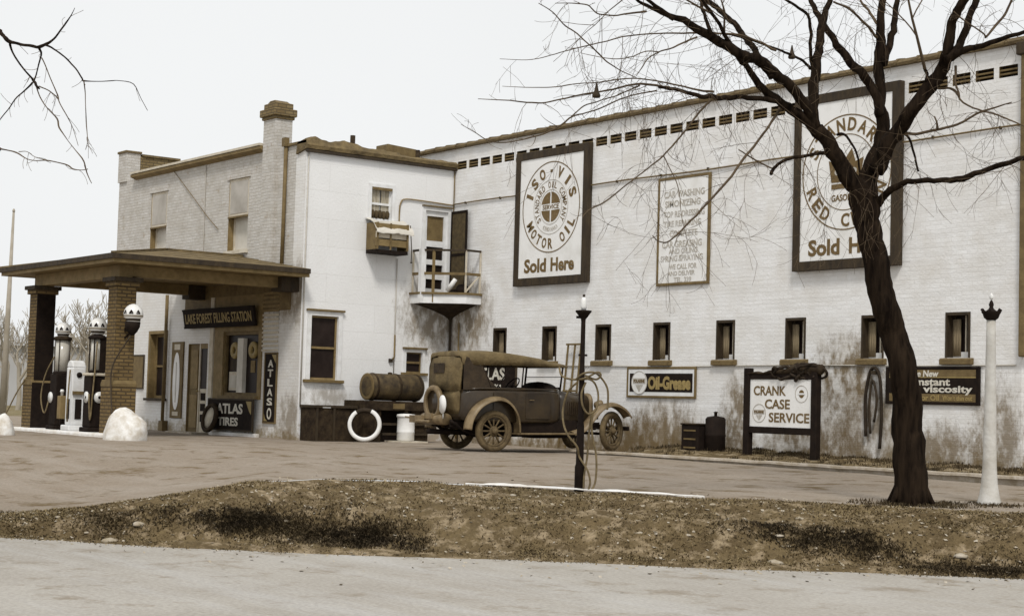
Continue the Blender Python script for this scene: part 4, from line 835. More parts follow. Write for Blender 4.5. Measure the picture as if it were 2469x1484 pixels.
# lake forest filling station sign over the shopfront
ft = thing('filling_station_sign', 'long black LAKE FOREST FILLING STATION sign over the shop door, leaning forward', 'sign', (-3.7, LY - .1, 2.5))
Tm = Matrix.Translation(Vector((0, LY - .10, 2.57))) @ Matrix.Rotation(R(10), 4, 'X')
q = MB(); q.box(-5.5, -1.86, -.03, .03, 0, .47, m_dark, Tm); q.box(-5.5, -1.86, -.045, -.031, .0, .05, m_dark, Tm); q.box(-5.5, -1.86, -.045, -.031, .42, .47, m_dark, Tm); q.build('panel', ft, bevel=.005)
q = MB(); O3 = Tm @ Vector((0, -.031, 0)); V3 = (Tm.to_3x3() @ Z); put_text(q, 'LAKE FOREST FILLING STATION', O3, X, V3, -3.68, .235, 3.4, .24, m_gold, .02); q.build('lettering', ft)
# atlas strip and atlas tyres board
def flat_sign(name, label, x0, x1, z0, z1, y, mp, fr=None):
    o = thing(name, label, 'sign', ((x0 + x1) / 2, y, z0)); q = MB(); q.box(x0, x1, y - .025, y - .003, z0, z1, mp); q.build('panel', o)
    if fr:
        q = MB(); f_ = .035
        for a in ((x0 - f_, x0, z0 - f_, z1 + f_), (x1, x1 + f_, z0 - f_, z1 + f_), (x0, x1, z1, z1 + f_), (x0, x1, z0 - f_, z0)): q.box(a[0], a[1], y - .035, y - .003, a[2], a[3], fr)
        q.build('frame', o)
    return o
o = flat_sign('tyre_brand_strip_sign', 'narrow upright black ATLAS sign on the wall right of the shop window', -1.50, -.98, .38, 1.92, LY - .0, m_dark, m_brown)
q = MB(); O_ = (0, LY - .025, 0)
for i, chh in enumerate('ATLAS'): put_text(q, chh, O_, X, Z, -1.24, 1.70 - .215 * i, .24, .17, m_pale, .03)
q.box(-1.36, -1.12, LY - .029, LY - .026, .76, .79, m_pale); ring(q, O_, X, Z, -1.24, .57, .10, .035, m_pale, ry=.13); q.add([Vector((a, LY - .029, b)) for a, b in ((-1.2, 1.90), (-1.0, 1.90), (-1.0, 1.70), (-1.06, 1.76))], [(0, 1, 2, 3)], m_gold); q.add([Vector((a, LY - .029, b)) for a, b in ((-1.48, .40), (-1.30, .40), (-1.42, .46), (-1.48, .58))], [(0, 1, 2, 3)], m_gold); q.build('lettering', o)
o = flat_sign('tyre_board', 'black ATLAS TIRES board under the show window', -4.0, -1.80, .17, .85, LY - .125, m_dark, m_darkb)
q = MB(); O_ = (0, LY - .15, 0); put_text(q, 'ATLAS', O_, X, Z, -2.92, .65, 1.3, .24, m_pale, .03); put_text(q, 'TIRES', O_, X, Z, -2.98, .35, 1.0, .20, m_pale, .03); q.add([Vector((a, LY - .154, b)) for a, b in ((-2.12, .83), (-1.85, .83), (-1.85, .52), (-1.95, .6))], [(0, 1, 2, 3)], m_gold); q.build('lettering', o)
o = flat_sign('tyre_board', 'black ATLAS TIRES board on the garage wall seen through the open sides of the car', .85, 2.62, 1.10, 1.84, -.0, m_dark, m_darkb)
q = MB(); O_ = (0, -.025, 0); put_text(q, 'ATLAS', O_, X, Z, 1.60, 1.61, 1.25, .28, m_pale, .03); put_text(q, 'TIRES', O_, X, Z, 1.6, 1.28, 1.0, .20, m_pale, .03); q.build('lettering', o)
# tall thermometer board left of the door
o = thing('thermometer_sign', 'tall narrow brown board with a long white oval, left of the shop door', 'sign', (-6.03, LY, .35)); q = MB(); q.box(-6.36, -5.72, LY - .04, LY - .003, .36, 2.26, m_brown); q.build('board', o, bevel=.008)
q = MB(); q.prism([(-6.04 + .19 * math.cos(a), 1.28 + .74 * math.sin(a) * (1 if abs(math.sin(a)) < .9 else .97)) for a in np.linspace(0, 2 * math.pi, 33)[:-1]], 'y', LY - .048, LY - .041, m_whiteB); q.box(-6.2, -5.88, LY - .046, LY - .0405, 2.06, 2.2, m_cream); q.box(-6.2, -5.88, LY - .046, LY - .0405, .42, .52, m_cream); q.box(-6.06, -6.02, LY - .052, LY - .0485, .75, 1.75, m_inkm); q.build('scale', o)
o = flat_sign('notice_panel', 'dark brown notice panel on the wall just right of the near brick pillar', -8.75, -8.05, 1.10, 1.92, LY, m_brown, m_darkb)
# tyres in the shop window and against the board
def tyre(mb, c, r, w, T3, m, seg=36, inner=.72, mw=None):
    prof = [(r * inner, -w * .30), (r * (inner + .05), -w * .5), (r * .93, -w * .48), (r * .99, -w * .25), (r, 0), (r * .99, w * .25), (r * .93, w * .48), (r * (inner + .05), w * .5), (r * inner, w * .30), (r * inner, -w * .30)]
    vs = []; n = len(prof)
    mb.rings([[Vector(c) + T3 @ Vector((q_[0] * math.cos(2 * math.pi * k / seg), q_[0] * math.sin(2 * math.pi * k / seg), q_[1])) for k in range(seg)] for q_ in prof], m, caps=False)
    if mw:
        mb.rings([[Vector(c) + T3 @ Vector((rr_ * math.cos(2 * math.pi * k / seg), rr_ * math.sin(2 * math.pi * k / seg), w * hh)) for k in range(seg)] for rr_, hh in ((r * (inner + .02), .5), (r * (inner + .06), .53), (r * .93, .52), (r * .95, .47))], mw, caps=False)
TY = Matrix.Rotation(R(90), 4, 'X')
for xx, lb in ((-3.12, 'pale tyre on show at the left of the shop window'), (-2.22, 'pale tyre on show at the right of the shop window')):
    q = MB(); tyre(q, (xx, LY + .05, 2.02), .20, .08, TY, m_gold, inner=.38); o = q.build('tyre', None, (xx, LY + .05, 1.8)); tag(o, lb, 'tyre', 'tyres on show in the shop window')
q = MB(); T4 = Matrix.Rotation(R(78), 4, 'X'); 
tyre(q, (-3.66, LY - .28, .42), .36, .10, T4, m_soot, inner=.70); q.lathe([(0, -.02), (.25, -.02), (.255, .0), (0, .01)], (-3.66, LY - .28, .42), m_cream, 28, T4)
o = q.build('tyre', None, (-3.62, LY - .3, .12)); tag(o, 'dark wheel with a pale disc leaning on the board under the show window', 'tyre')

# ------------------------------------------------------------------ yard things by the white wall
# dark bin
zb0 = .02
P = thing('coal_bin', 'low wide sooty bin with a notched lid against the foot of the white wall', 'bin', (.35, -3.3, 0))
q = MB(); q.box(.03, .66, -3.97, -2.66, zb0 - .05, .74, m_soot); q.build('box', P, bevel=.01)
q = MB(); q.box(.02, .70, -4.0, -3.80, .741, .80, m_darkb); q.box(.02, .70, -3.58, -2.64, .741, .80, m_darkb); q.box(.02, .68, -3.80, -3.58, .741, .755, m_white); q.build('lid', P, bevel=.006)
q = MB(); 
for yy_ in (-3.95, -3.52, -2.70): q.box(.661, .69, yy_, yy_ + .05, zb0, .74, m_darkb)
q.build('batten', P)
# tank on stand
P = thing('oil_tank', 'rusty horizontal oil tank strapped on top of the dark crate stand', 'tank', (.55, -1.9, .95))
q = MB(); TX = Matrix.Rotation(R(-90), 4, 'X'); q.lathe([(0, 0), (.20, .0), (.27, .03), (.30, .06), (.30, 1.36), (.27, 1.39), (0, 1.42)], (.55, -2.62, 1.24), m_tank, 28, TX); q.build('tank_body', P)
q = MB()
q.lathe([(.262, -.012), (.30, -.010), (.305, .0)], (.55, -2.60, 1.24), m_brown, 28, TX); q.build('end_ring', P)
for yy_ in (-2.50, -1.9, -1.35): q = MB(); q.lathe([(.302, 0), (.312, .01), (.312, .05), (.302, .06)], (.55, yy_, 1.24), m_soot, 28, TX); q.build('strap', P)
q = MB(); q.lathe([(.05, 0), (.05, .04), (.0, .05)], (.55, -2.0, 1.53), m_soot, 12); q.build('filler_cap', P)
P = thing('tank_stand', 'dark greasy crate stand with drawers under the rusty tank', 'stand', (.55, -1.9, 0))
q = MB(); q.box(.12, .95, -2.92, -1.12, .72, .93, m_soot); q.box(.12, .90, -2.88, -2.42, zb0 - .05, .719, m_soot); q.box(.12, .90, -1.62, -1.16, zb0 - .05, .719, m_soot); q.box(.12, .60, -2.42, -1.62, zb0 - .05, .719, m_dark); q.build('crate', P, bevel=.012)
q = MB(); q.bar((.93, -2.4, .42), (.93, -1.2, .42), .03, .05, m_darkb); q.bar((.93, -2.4, .2), (.93, -1.2, .2), .03, .05, m_darkb); q.box(.951, .97, -2.15, -1.85, .76, .88, m_brown); q.box(.50, .98, -1.14, -.98, .3, .75, m_rubber); q.build('rail', P)
# white wall tyre
c = along(1179 - 2, 1021, 34.05); T5 = Matrix.Rotation(R(8), 4, 'Z') @ Matrix.Rotation(R(80), 4, 'Y')
q = MB(); tyre(q, (0, 0, 0), .37, .13, Matrix.Identity(4), m_rubber, inner=.74)
ang = [R(-40 + 300 * k / 40) for k in range(41)]
q.rings([[Vector((rr_ * math.cos(a), rr_ * math.sin(a), hh)) for a in ang] for rr_, hh in ((.282, .055), (.292, .072), (.355, .072), (.368, .05), (.372, .0))], m_whiteB, closed=False, caps=False)
o = q.build('tyre'); hd = math.atan2(RH.y, RH.x)
yt = along(877 * 1.0, 1022, 33.6); 
o.rotation_euler = (Matrix.Rotation(math.atan2(-FH.y, -FH.x), 4, 'Z') @ Matrix.Rotation(R(83), 4, 'Y') @ Matrix.Rotation(R(-90), 4, 'Z') @ Matrix.Rotation(R(-15), 4, 'Z')).to_euler(); o.location = (1.18, -3.02, .40)
tag(o, 'whitewall tyre standing against the dark stand, part of its white band hidden', 'tyre')
# white drum
P = thing('white_drum', 'white lidded drum on a pale board between the tyre and the car', 'drum', (1.05, -1.86, 0)); x, y, z0 = 1.05, -1.86, .06
q = MB(); q.lathe([(.175, z0), (.195, z0 + .02), (.195, z0 + .18), (.203, z0 + .195), (.195, z0 + .21), (.195, z0 + .50), (.205, z0 + .52)], (x, y, 0), m_whiteB, 28); q.build('body', P)
q = MB(); q.lathe([(.212, z0 + .52), (.215, z0 + .55), (.20, z0 + .585), (.06, z0 + .60), (0, z0 + .60)], (x, y, 0), m_whiteB, 28); q.tube([(x - .05, y, z0 + .6), (x - .05, y, z0 + .64), (x + .05, y, z0 + .64), (x + .05, y, z0 + .6)], .01, m_soot, 6); q.build('lid', P)
q = MB(); q.box(.72, 1.42, -2.20, -1.50, .01, .055, m_cream); o = q.build('board', None, (1.05, -1.86, 0), bevel=.005); tag(o, 'flat pale board on the dirt under the white drum', 'board')
# window box hung under the upper window
P = thing('window_crate', 'wooden crate covered with a crumpled pale cloth, hung below the upper window', 'crate', (.2, -2.0, 4.3))
q = MB()
for (a, b, c_, d_) in ((.42, .45, -2.42, -1.56),): 
    for zz in (4.42, 4.60, 4.78): q.box(a, b, c_, d_, zz, zz + .155, m_brownL if zz != 4.60 else m_cream)
for yy_ in (-2.42, -1.585):
    q.box(.02, .42, yy_, yy_ + .025, 4.34, 4.95, m_brown)
q.box(.02, .45, -2.42, -1.56, 4.26, 4.335, m_dark); q.box(.451, .475, -2.42, -2.37, 4.34, 4.95, m_brown); q.box(.451, .475, -1.61, -1.56, 4.34, 4.95, m_brown); q.box(.451, .47, -2.06, -2.02, 4.34, 4.95, m_brown); q.build('box', P, bevel=.004)
q = MB(); nx_, ny_ = 24, 14; vs = []
for i in range(nx_ + 1):
    for j in range(ny_ + 1):
        y_ = lerp(-2.46, -1.46, i / nx_); u = j / ny_; x_ = .02 + .52 * u; zz = 5.09 - .16 * u - .16 * u * u + .035 * noise.noise(Vector((y_ * 5, u * 3, 0))) + .015 * noise.noise(Vector((y_ * 14, u * 9, 2))) - .05 * math.sin(math.pi * i / nx_) * (1 - u)
        if j == ny_: zz -= .05; x_ -= .01
        vs.append(Vector((x_, y_ + .04 * u * math.sin(u * 3), zz)))
vs2 = [v - Vector((0, 0, .012)) for v in vs]; k = len(vs); fq = [(i * (ny_ + 1) + j, (i + 1) * (ny_ + 1) + j, (i + 1) * (ny_ + 1) + j + 1, i * (ny_ + 1) + j + 1) for i in range(nx_) for j in range(ny_)]
q.add(vs, fq, m_cream if 0 else m_blind, True); q.add(vs2, [tuple(reversed(f)) for f in fq], m_blind, True); q.build('cloth', P)
q = MB(); q.tube([(.40, -1.48, 4.95), (.42, -1.44, 4.4), (.42, -1.44, 4.12)], .012, m_darkb, 6); q.lathe([(0, 0), (.035, .02), (0, .05)], (.42, -1.44, 4.08), m_darkb, 8); q.build('cord', P)
# jar and bundle on the balcony
q = MB(); q.tube([(.60, -.55, 3.50), (.66, -.48, 3.62), (.75, -.42, 3.78)], [.05, .06, .05], m_whiteB, 10); o = q.build('white_bundle', None, (.6, -.5, 3.45)); tag(o, 'small rolled white bundle lying on the balcony floor', 'bundle')
q = MB(); q.lathe([(.12, 3.452), (.16, 3.50), (.14, 3.60), (.08, 3.66), (0, 3.67)], (.86, -.30, 0), m_dark, 14); o = q.build('dark_pot', None, (.86, -.3, 3.45)); tag(o, 'squat dark pot on the balcony beside the white bundle', 'pot')
# wooden rack against the garage wall behind the car
P = thing('wooden_rack', 'narrow upright wooden frame standing against the garage wall behind the car bonnet', 'rack', (4.75, -.2, 0)); q = MB()
for xx in (4.55, 4.78, 4.98): q.bar((xx, -.30, .05), (xx, -.10, 2.24), .035, .03, m_brown, up=(0, 1, 0))
q.bar((4.50, -.11, 2.24), (5.05, -.11, 2.24), .03, .04, m_brown); q.bar((4.53, -.2, 1.25), (5.0, -.2, 1.25), .03, .04, m_brown); q.build('frame', P)
# black can and box near the crank case board
P = thing('grease_drum', 'black grease drum leaning by the wall left of the service board', 'drum', (9.25, -.35, .1)); q = MB(); q.lathe([(.17, .14), (.19, .16), (.19, .44), (.20, .46), (.19, .48), (.19, .76), (.16, .80), (.05, .82), (0, .82)], (9.42, -.45, .0), m_dark, 22); q.build('body', P)
q = MB(); q.lathe([(.03, .82), (.03, .88), (.05, .89), (.0, .91)], (9.42, -.45, 0), m_soot, 10); q.build('pump_head', P)
P = thing('metal_crate', 'square black metal crate beside the grease drum by the wall', 'crate', (9.0, -.5, .1)); q = MB(); q.box(8.78, 9.24, -.72, -.35, .05, .64, m_dark); q.box(8.76, 9.26, -.74, -.33, .64, .67, m_soot); q.build('crate', P, bevel=.012)
q = MB(); 
for zz in (.2, .36, .52): q.box(8.85, 9.17, -.727, -.721, zz, zz + .03, m_brown)
q.build('lettering_bands', P)
# hose hanging on the wall behind the tree
P = thing('wall_hose', 'long dark hose looped on the garage wall just left of the tree trunk', 'hose', (12.9, 0, .3)); q = MB()
q.tube([tuple(p) for p in spline([(12.72, -.06, .55), (12.70, -.06, 1.2), (12.80, -.07, 1.65), (12.93, -.07, 1.72), (13.03, -.07, 1.5), (13.06, -.06, .9), (13.03, -.06, .35)], 6)], .028, m_rubber, 8)
q.tube([tuple(p) for p in spline([(12.82, -.06, .60), (12.79, -.06, 1.1), (12.86, -.07, 1.52), (12.95, -.06, 1.2), (12.90, -.06, .8)], 6)], .022, m_darkb, 8); q.build('hose', P); q = MB(); q.box(12.86, 12.94, -.12, -.003, 1.62, 1.68, m_darkb); q.build('hook', P)

# ------------------------------------------------------------------ touring car (local: x forward, y left)
car = thing('touring_car', 'old dark touring car with a raised canvas top and wooden spoked wheels', 'car', (0, 0, 0), local=True)
WB, TR, WR = 2.69, .70, .39
def rsec(x, hw, z0, z1, r=.10, n=4, top_r=None, hwb=None):
    """rounded section at station x"""
    tr = top_r or r; hb = hwb or hw; pts = []
    for cy, cz, a0, rr_, h in ((hb - r, z0 + r, -90, r, hb), (hw - tr, z1 - tr, 0, tr, hw), (-(hw - tr), z1 - tr, 90, tr, hw), (-(hb - r), z0 + r, 180, r, hb)):
        for k in range(n + 1): a = R(a0 + 90 * k / n); pts.append(Vector((x, cy + rr_ * math.cos(a), cz + rr_ * math.sin(a))))
    return pts
q = MB()
q.rings([rsec(-.66, .60, .66, 1.12, .10), rsec(-.62, .66, .60, 1.16, .08), rsec(-.40, .69, .56, 1.18, .07), rsec(.2, .71, .54, 1.18, .06), rsec(.8, .71, .54, 1.17, .06), rsec(1.25, .70, .54, 1.17, .06), rsec(1.46, .67, .54, 1.18, .10), rsec(1.56, .58, .54, 1.19, .18)], m_body)
body = q.build('body', car)
q = MB(); q.rings([rsec(1.561, .50, .56, 1.18, .05, top_r=.22), rsec(1.9, .43, .56, 1.14, .05, top_r=.20), rsec(2.40, .34, .56, 1.10, .05, top_r=.17)], m_body)
for k in range(9): q.bar((1.75 + k * .06, -.47 + k * .011, .70), (1.75 + k * .06, -.46 + k * .011, .95), .012, .02, m_soot)
q.bar((1.57, 0, 1.19), (2.40, 0, 1.11), .02, .02, m_soot); q.build('bonnet', car)
q = MB(); q.rings([rsec(2.401, .37, .52, 1.13, .05, top_r=.18), rsec(2.47, .37, .52, 1.13, .05, top_r=.18)], m_fend); q.lathe([(.05, 1.13), (.06, 1.15), (.03, 1.18), (0, 1.19)], (2.43, 0, 0), m_fend, 12); rad_ = q.build('radiator', car)
q = MB(); q.rings([rsec(2.471, .31, .57, 1.07, .04, top_r=.13), rsec(2.476, .31, .57, 1.07, .04, top_r=.13)], m_soot); q.build('grille', rad_)
# doors: seams, mouldings and handles
for sg in (-1, 1):
    for (x0, x1) in ((-.02, .52), (.70, 1.24)):
        q = MB(); y_ = sg * .712; ys = sorted((y_, y_ + sg * .012)); q.box(x0, x1, ys[0], ys[1], .62, 1.12, m_body); d = q.build('door', car, bevel=.006)
        q = MB(); q.bar((x0 + .06, y_ + sg * .035, .98), (x0 + .16, y_ + sg * .035, .98), .02, .015, m_fend); q.build('handle', d)
q = MB(); 
for sg in (-1, 1): q.tube([(-.60, sg * .66, 1.165), (-.3, sg * .70, 1.19), (.5, sg * .72, 1.19), (1.4, sg * .69, 1.185), (1.56, sg * .58, 1.20)], .016, m_body, 6)
q.build('belt_moulding', car)
# running gear and splash aprons
for sg in (-1, 1):
    q = MB(); a_, b_ = sorted((sg * .62, sg * .88)); q.box(.44, 1.80, a_, b_, .325, .355, m_fend); q.build('running_board', car, bevel=.006)
    q = MB(); a_, b_ = sorted((sg * .60, sg * .64)); q.box(.38, 1.9, a_, b_, .34, .60, m_dark); q.build('splash_apron', car)
q = MB()
for sg in (-1, 1): q.box(-.75, 2.62, sg * .36 - .03, sg * .36 + .03, .46, .555, m_dark)
q.tube([(0, -.66, WR), (0, .66, WR)], .035, m_dark, 10); q.lathe([(0, -.16), (.12, -.1), (.14, 0), (.12, .1), (0, .16)], (0, 0, WR), m_dark, 14, Matrix.Rotation(R(90), 4, 'X')); q.tube([(WB, -.62, WR), (WB, -.3, WR - .06), (WB, .3, WR - .06), (WB, .62, WR)], .028, m_dark, 8)
q.box(-.5, -.1, -.3, .3, .42, .6, m_dark); q.box(.3, 1.2, -.30, .28, .27, .5, m_dark); q.box(1.2, 2.3, -.25, .25, .24, .5, m_dark); q.tube([(-.9, .25, .36), (.2, .28, .33), (1.4, .3, .32)], .05, m_dark, 8)
for sg in (-1, 1): q.tube([tuple(p) for p in spline([(-.78, sg * .42, .58), (-.4, sg * .42, .36), (0, sg * .42, .33), (.4, sg * .42, .40), (.7, sg * .42, .52)], 4)], .03, m_dark, 6)
for sg in (-1, 1): q.tube([tuple(p) for p in spline([(2.62, sg * .36, .50), (2.85, sg * .36, .44), (3.0, sg * .36, .40), (3.05, sg * .36, .44)], 4)], .022, m_dark, 6)
q.build('chassis', car)
# fenders: swept crowned strips
def fender(path, sg, w0=.62, w1=.90, m=m_fend):
    pts = spline(path, 5); rr = []
    for i, p in enumerate(pts):
        a = pts[max(0, i - 1)]; b = pts[min(len(pts) - 1, i + 1)]; d = np.array([b[0] - a[0], b[1] - a[1]]); d /= np.linalg.norm(d); nrm = np.array([-d[1], d[0]])
        if nrm[1] < -.2 and 0: nrm = -nrm
        sec = []
        for u in np.linspace(0, 1, 7): cr = .045 * math.sin(math.pi * u) - (.03 if u in (0., 1.) else 0); sec.append((lerp(w0, w1, u), cr))
        rr.append([Vector((p[0] + nrm[0] * c_, sg * y_, p[1] + nrm[1] * c_)) for y_, c_ in sec] + [Vector((p[0] + nrm[0] * (c_ - .012), sg * y_, p[1] + nrm[1] * (c_ - .012))) for y_, c_ in reversed(sec)])
    q = MB(); q.rings(rr, m); return q.build('mudguard', car)
for sg in (-1, 1):
    fender([(-.62, .42), (-.58, .60), (-.45, .80), (-.25, .94), (.0, 1.0), (.22, .95), (.40, .78), (.48, .56), (.50, .345)], sg)
    fender([(1.72, .345), (1.95, .42), (2.15, .62), (2.35, .82), (2.55, .90), (2.75, .90), (2.95, .80), (3.08, .66)], sg, .60, .88)
# wheels
def wheel(loc, rotz, label=None):
    wt = MB(); TW = Matrix.Rotation(R(90), 4, 'X'); tyre(wt, (0, 0, 0), WR, .11, TW, m_tyre, inner=.74)
    hub = MB(); hub.lathe([(.045, -.09), (.06, -.06), (.06, .06), (.045, .09), (.0, .095)], (0, 0, 0), m_tyre, 16, TW); hub.lathe([(.095, -.02), (.095, .02)], (0, 0, 0), m_tyre, 18, TW); wh = hub.build('wheel', car)
    o1 = wt.build('tyre', wh)
    q = MB(); q.rings([[TW @ Vector((r_ * math.cos(2 * math.pi * k / 32), r_ * math.sin(2 * math.pi * k / 32), z_)) for k in range(32)] for r_, z_ in ((.275, -.035), (.29, -.04), (.29, .04), (.275, .035), (.255, .03), (.255, -.03), (.275, -.035))], m_tyre, caps=False); q.build('rim', wh)
    q = MB()
    for k in range(12):
        a = 2 * math.pi * k / 12; q.tube([(.05 * math.cos(a), 0, .05 * math.sin(a)), (.16 * math.cos(a), 0, .16 * math.sin(a)), (.26 * math.cos(a), 0, .26 * math.sin(a))], [.022, .016, .019], m_tyre, 6)
    q.build('spokes', wh); wh.location = loc; wh.rotation_euler = (0, 0, rotz); return wh
w1_ = wheel((0, -TR, WR), 0)
for loc, rz in (((0, TR, WR), 0), ((WB, -TR, WR), R(24)), ((WB, TR, WR), R(24))): c_ = copy_tree(w1_, car, loc); c_.rotation_euler = (0, 0, rz)
# canvas top
q = MB(); rr = []
for x_, zt, hw in ((-.655, 1.80, .62), (-.63, 1.855, .67), (-.35, 1.875, .70), (0, 1.885, .71), (.35, 1.86, .71), (.7, 1.82, .71), (1.0, 1.78, .71), (1.3, 1.72, .70), (1.55, 1.68, .70), (1.66, 1.66, .68)):
    drop = interp(x_, [-.6, .4, 1.66], [1.62, 1.635, 1.61]) ; cr = .03 + .008 * math.sin(x_ * 9); pts = []
    for u in np.linspace(0, 1, 13): y_ = lerp(hw - .05, -(hw - .05), u); pts.append(Vector((x_, y_, zt + cr * math.sin(math.pi * u))))
    ed = [Vector((x_, hw, zt - .04)), Vector((x_, hw + .01, (zt + drop) / 2)), Vector((x_, hw, drop + .0))]
    rr.append([Vector((x_, hw - .015, drop)), ed[2], ed[1], ed[0]] + pts + [Vector((v.x, -v.y, v.z)) for v in (ed[0], ed[1], ed[2])] + [Vector((x_, -(hw - .015), drop))] + [Vector((x_, lerp(-(hw - .07), hw - .07, u), zt - .03)) for u in (0, .5, 1)])
q.rings(rr, m_canv); top = q.build('canvas_top', car)
q = MB()   # rear curtain
rr = []
for x_, z_, hw in ((-.70, 1.14, .62), (-.69, 1.35, .62), (-.665, 1.6, .625), (-.635, 1.79, .615)): rr.append([Vector((x_, hw, z_)), Vector((x_ - .02, .3, z_)), Vector((x_ - .025, 0, z_)), Vector((x_ - .02, -.3, z_)), Vector((x_, -hw, z_)), Vector((x_ + .03, -hw, z_)), Vector((x_ + .03, hw, z_))])
q.rings(rr, m_canv); rc = q.build('rear_curtain', top)
q = MB(); q.rings([[Vector((x_ - .0, hw * c_, z_)) for c_ in (1, .5, 0, -.5, -1)] + [Vector((x_ + .03, hw * c_, z_)) for c_ in (-1, 0, 1)] for x_, z_, hw in ((-.665, .70, .52), (-.685, .80, .56), (-.695, 1.0, .58), (-.70, 1.14, .60))], m_canv); q.build('rear_panel', body)
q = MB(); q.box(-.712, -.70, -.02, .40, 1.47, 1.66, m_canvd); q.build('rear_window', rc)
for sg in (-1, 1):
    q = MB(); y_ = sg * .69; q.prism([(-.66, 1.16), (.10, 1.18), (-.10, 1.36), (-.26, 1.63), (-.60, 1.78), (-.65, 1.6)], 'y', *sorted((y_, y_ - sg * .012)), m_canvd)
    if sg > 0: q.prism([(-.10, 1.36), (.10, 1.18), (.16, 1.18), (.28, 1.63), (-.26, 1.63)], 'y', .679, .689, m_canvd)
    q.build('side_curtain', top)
for sg in (-1, 1):
    y_ = sg * .68; q = MB()
    for a, b in (((-.05, 1.18), (-.26, 1.64)), ((.05, 1.18), (.40, 1.64)), ((.62, 1.18), (.66, 1.64))): q.tube([(a[0], y_, a[1]), (b[0], y_, b[1])], .014, m_dark, 6)
    q.build('top_bow', top)
q = MB()
for sg in (-1, 1): q.tube([(1.50, sg * .66, 1.16), (1.56, sg * .67, 1.66)], .020, m_dark, 8)
q.tube([(1.50, .66, 1.22), (1.50, -.66, 1.22)], .014, m_dark, 8); q.tube([(1.53, .66, 1.43), (1.53, -.66, 1.43)], .009, m_dark, 6); q.tube([(1.56, .66, 1.62), (1.56, -.66, 1.62)], .014, m_dark, 6); wsn = q.build('windscreen', car)
q = MB(); q.tube([(1.30, .36, 1.0), (1.02, .36, 1.24)], .016, m_dark, 8); TS = Matrix.Translation(Vector((1.02, .36, 1.25))) @ Matrix.Rotation(R(-50), 4, 'Y')
q.tube([TS @ Vector((.20 * math.cos(a), .20 * math.sin(a), 0)) for a in np.linspace(0, 2 * math.pi, 25)], .013, m_dark, 6, caps=False)
for a in (0, 90, 180, 270): q.tube([TS @ Vector((0, 0, 0)), TS @ Vector((.2 * math.cos(R(a)), .2 * math.sin(R(a)), 0))], .008, m_dark, 5)
q.build('steering_wheel', car)
for x0 in (-.35, .62):
    q = MB(); q.rings([rsec(x0, .60, 1.0, 1.20, .04, top_r=.06), rsec(x0 + .14, .62, 1.0, 1.22, .04, top_r=.08)], m_dark); q.build('seat_back', car)
q = MB(); q.rings([[Vector((x_, .55 * math.cos(a) * k, 1.14 + .20 * math.sin(a) * k)) for a in np.linspace(0, math.pi, 13)] for x_, k in ((1.30, .95), (1.42, 1.0), (1.56, .9))], m_dark); q.build('dashboard', car)
# spare wheel, petrol tank, number plate, lamps and bumper at the rear
TWX = Matrix.Rotation(R(90), 4, 'Y'); q = MB(); tyre(q, (-.85, .12, .90), .34, .11, TWX, m_fend, inner=.70); sp = q.build('spare_wheel', car)
q = MB(); q.lathe([(0, -.02), (.23, -.02), (.24, .02), (0, .03)], (-.83, .12, .90), m_body, 24, TWX); q.tube([(-.80, .12, .9), (-.64, .12, .9)], .04, m_dark, 8); q.build('hub_plate', sp)
q = MB(); q.lathe([(0, -.03), (.10, -.02), (.15, 0), (.15, .015), (0, .02)], (-.88, -.30, .88), m_whiteB, 24, Matrix.Rotation(R(-90), 4, 'Y') @ Matrix.Diagonal((1.15, .9, 1, 1))); q.tube([(-.87, -.30, .76), (-.87, -.30, .62)], .012, m_whiteB, 6); q.build('number_disc', car)
q = MB(); TYc = Matrix.Rotation(R(90), 4, 'X'); q.lathe([(0, -.42), (.13, -.41), (.15, -.38), (.15, .38), (.13, .41), (0, .42)], (-.78, .16, .60), m_fend, 20, TYc @ Matrix.Diagonal((1, .75, 1, 1))); q.build('fuel_tank', car)
q = MB(); q.box(-.96, -.93, .0, .28, .60, .71, m_fend); q.build('number_plate', car)
q = MB(); q.tube([tuple(p) for p in spline([(-.70, .55, .50), (-.92, .58, .52), (-1.02, .50, .54), (-1.04, .30, .55), (-1.04, -.05, .55)], 4)], .03, m_fend, 8)
q.box(-1.02, -.96, .28, .78, .52, .66, m_fend); q.bar((-1.0, .62, .60), (-.98, 1.02, .62), .02, .03, m_fend); q.build('rear_bumper', car)
q = MB(); q.lathe([(.0, -.12), (.06, -.10), (.095, -.02), (.10, .03), (0, .04)], (2.55, -.48, .90), m_fend, 18, TWX); q.tube([(2.55, -.48, .80), (2.55, -.40, .62)], .018, m_dark, 8); hl = q.build('headlight', car)
c_ = hl.copy(); COL.objects.link(c_); c_.parent = car; c_.location = (0, .96, 0)
q = MB(); q.box(3.05, 3.09, -.75, .75, .40, .48, m_dark); q.build('front_bumper', car, bevel=.01)
cr_, cf_ = Vector((6.78, -3.66, 0)), None
hdg = math.atan2(.9945, .105); car.rotation_euler = (0, -R(.9), hdg)
off = Matrix.Rotation(hdg, 3, 'Z') @ Vector((0, -TR, 0)); car.location = (cr_.x - off.x, cr_.y - off.y, .028)

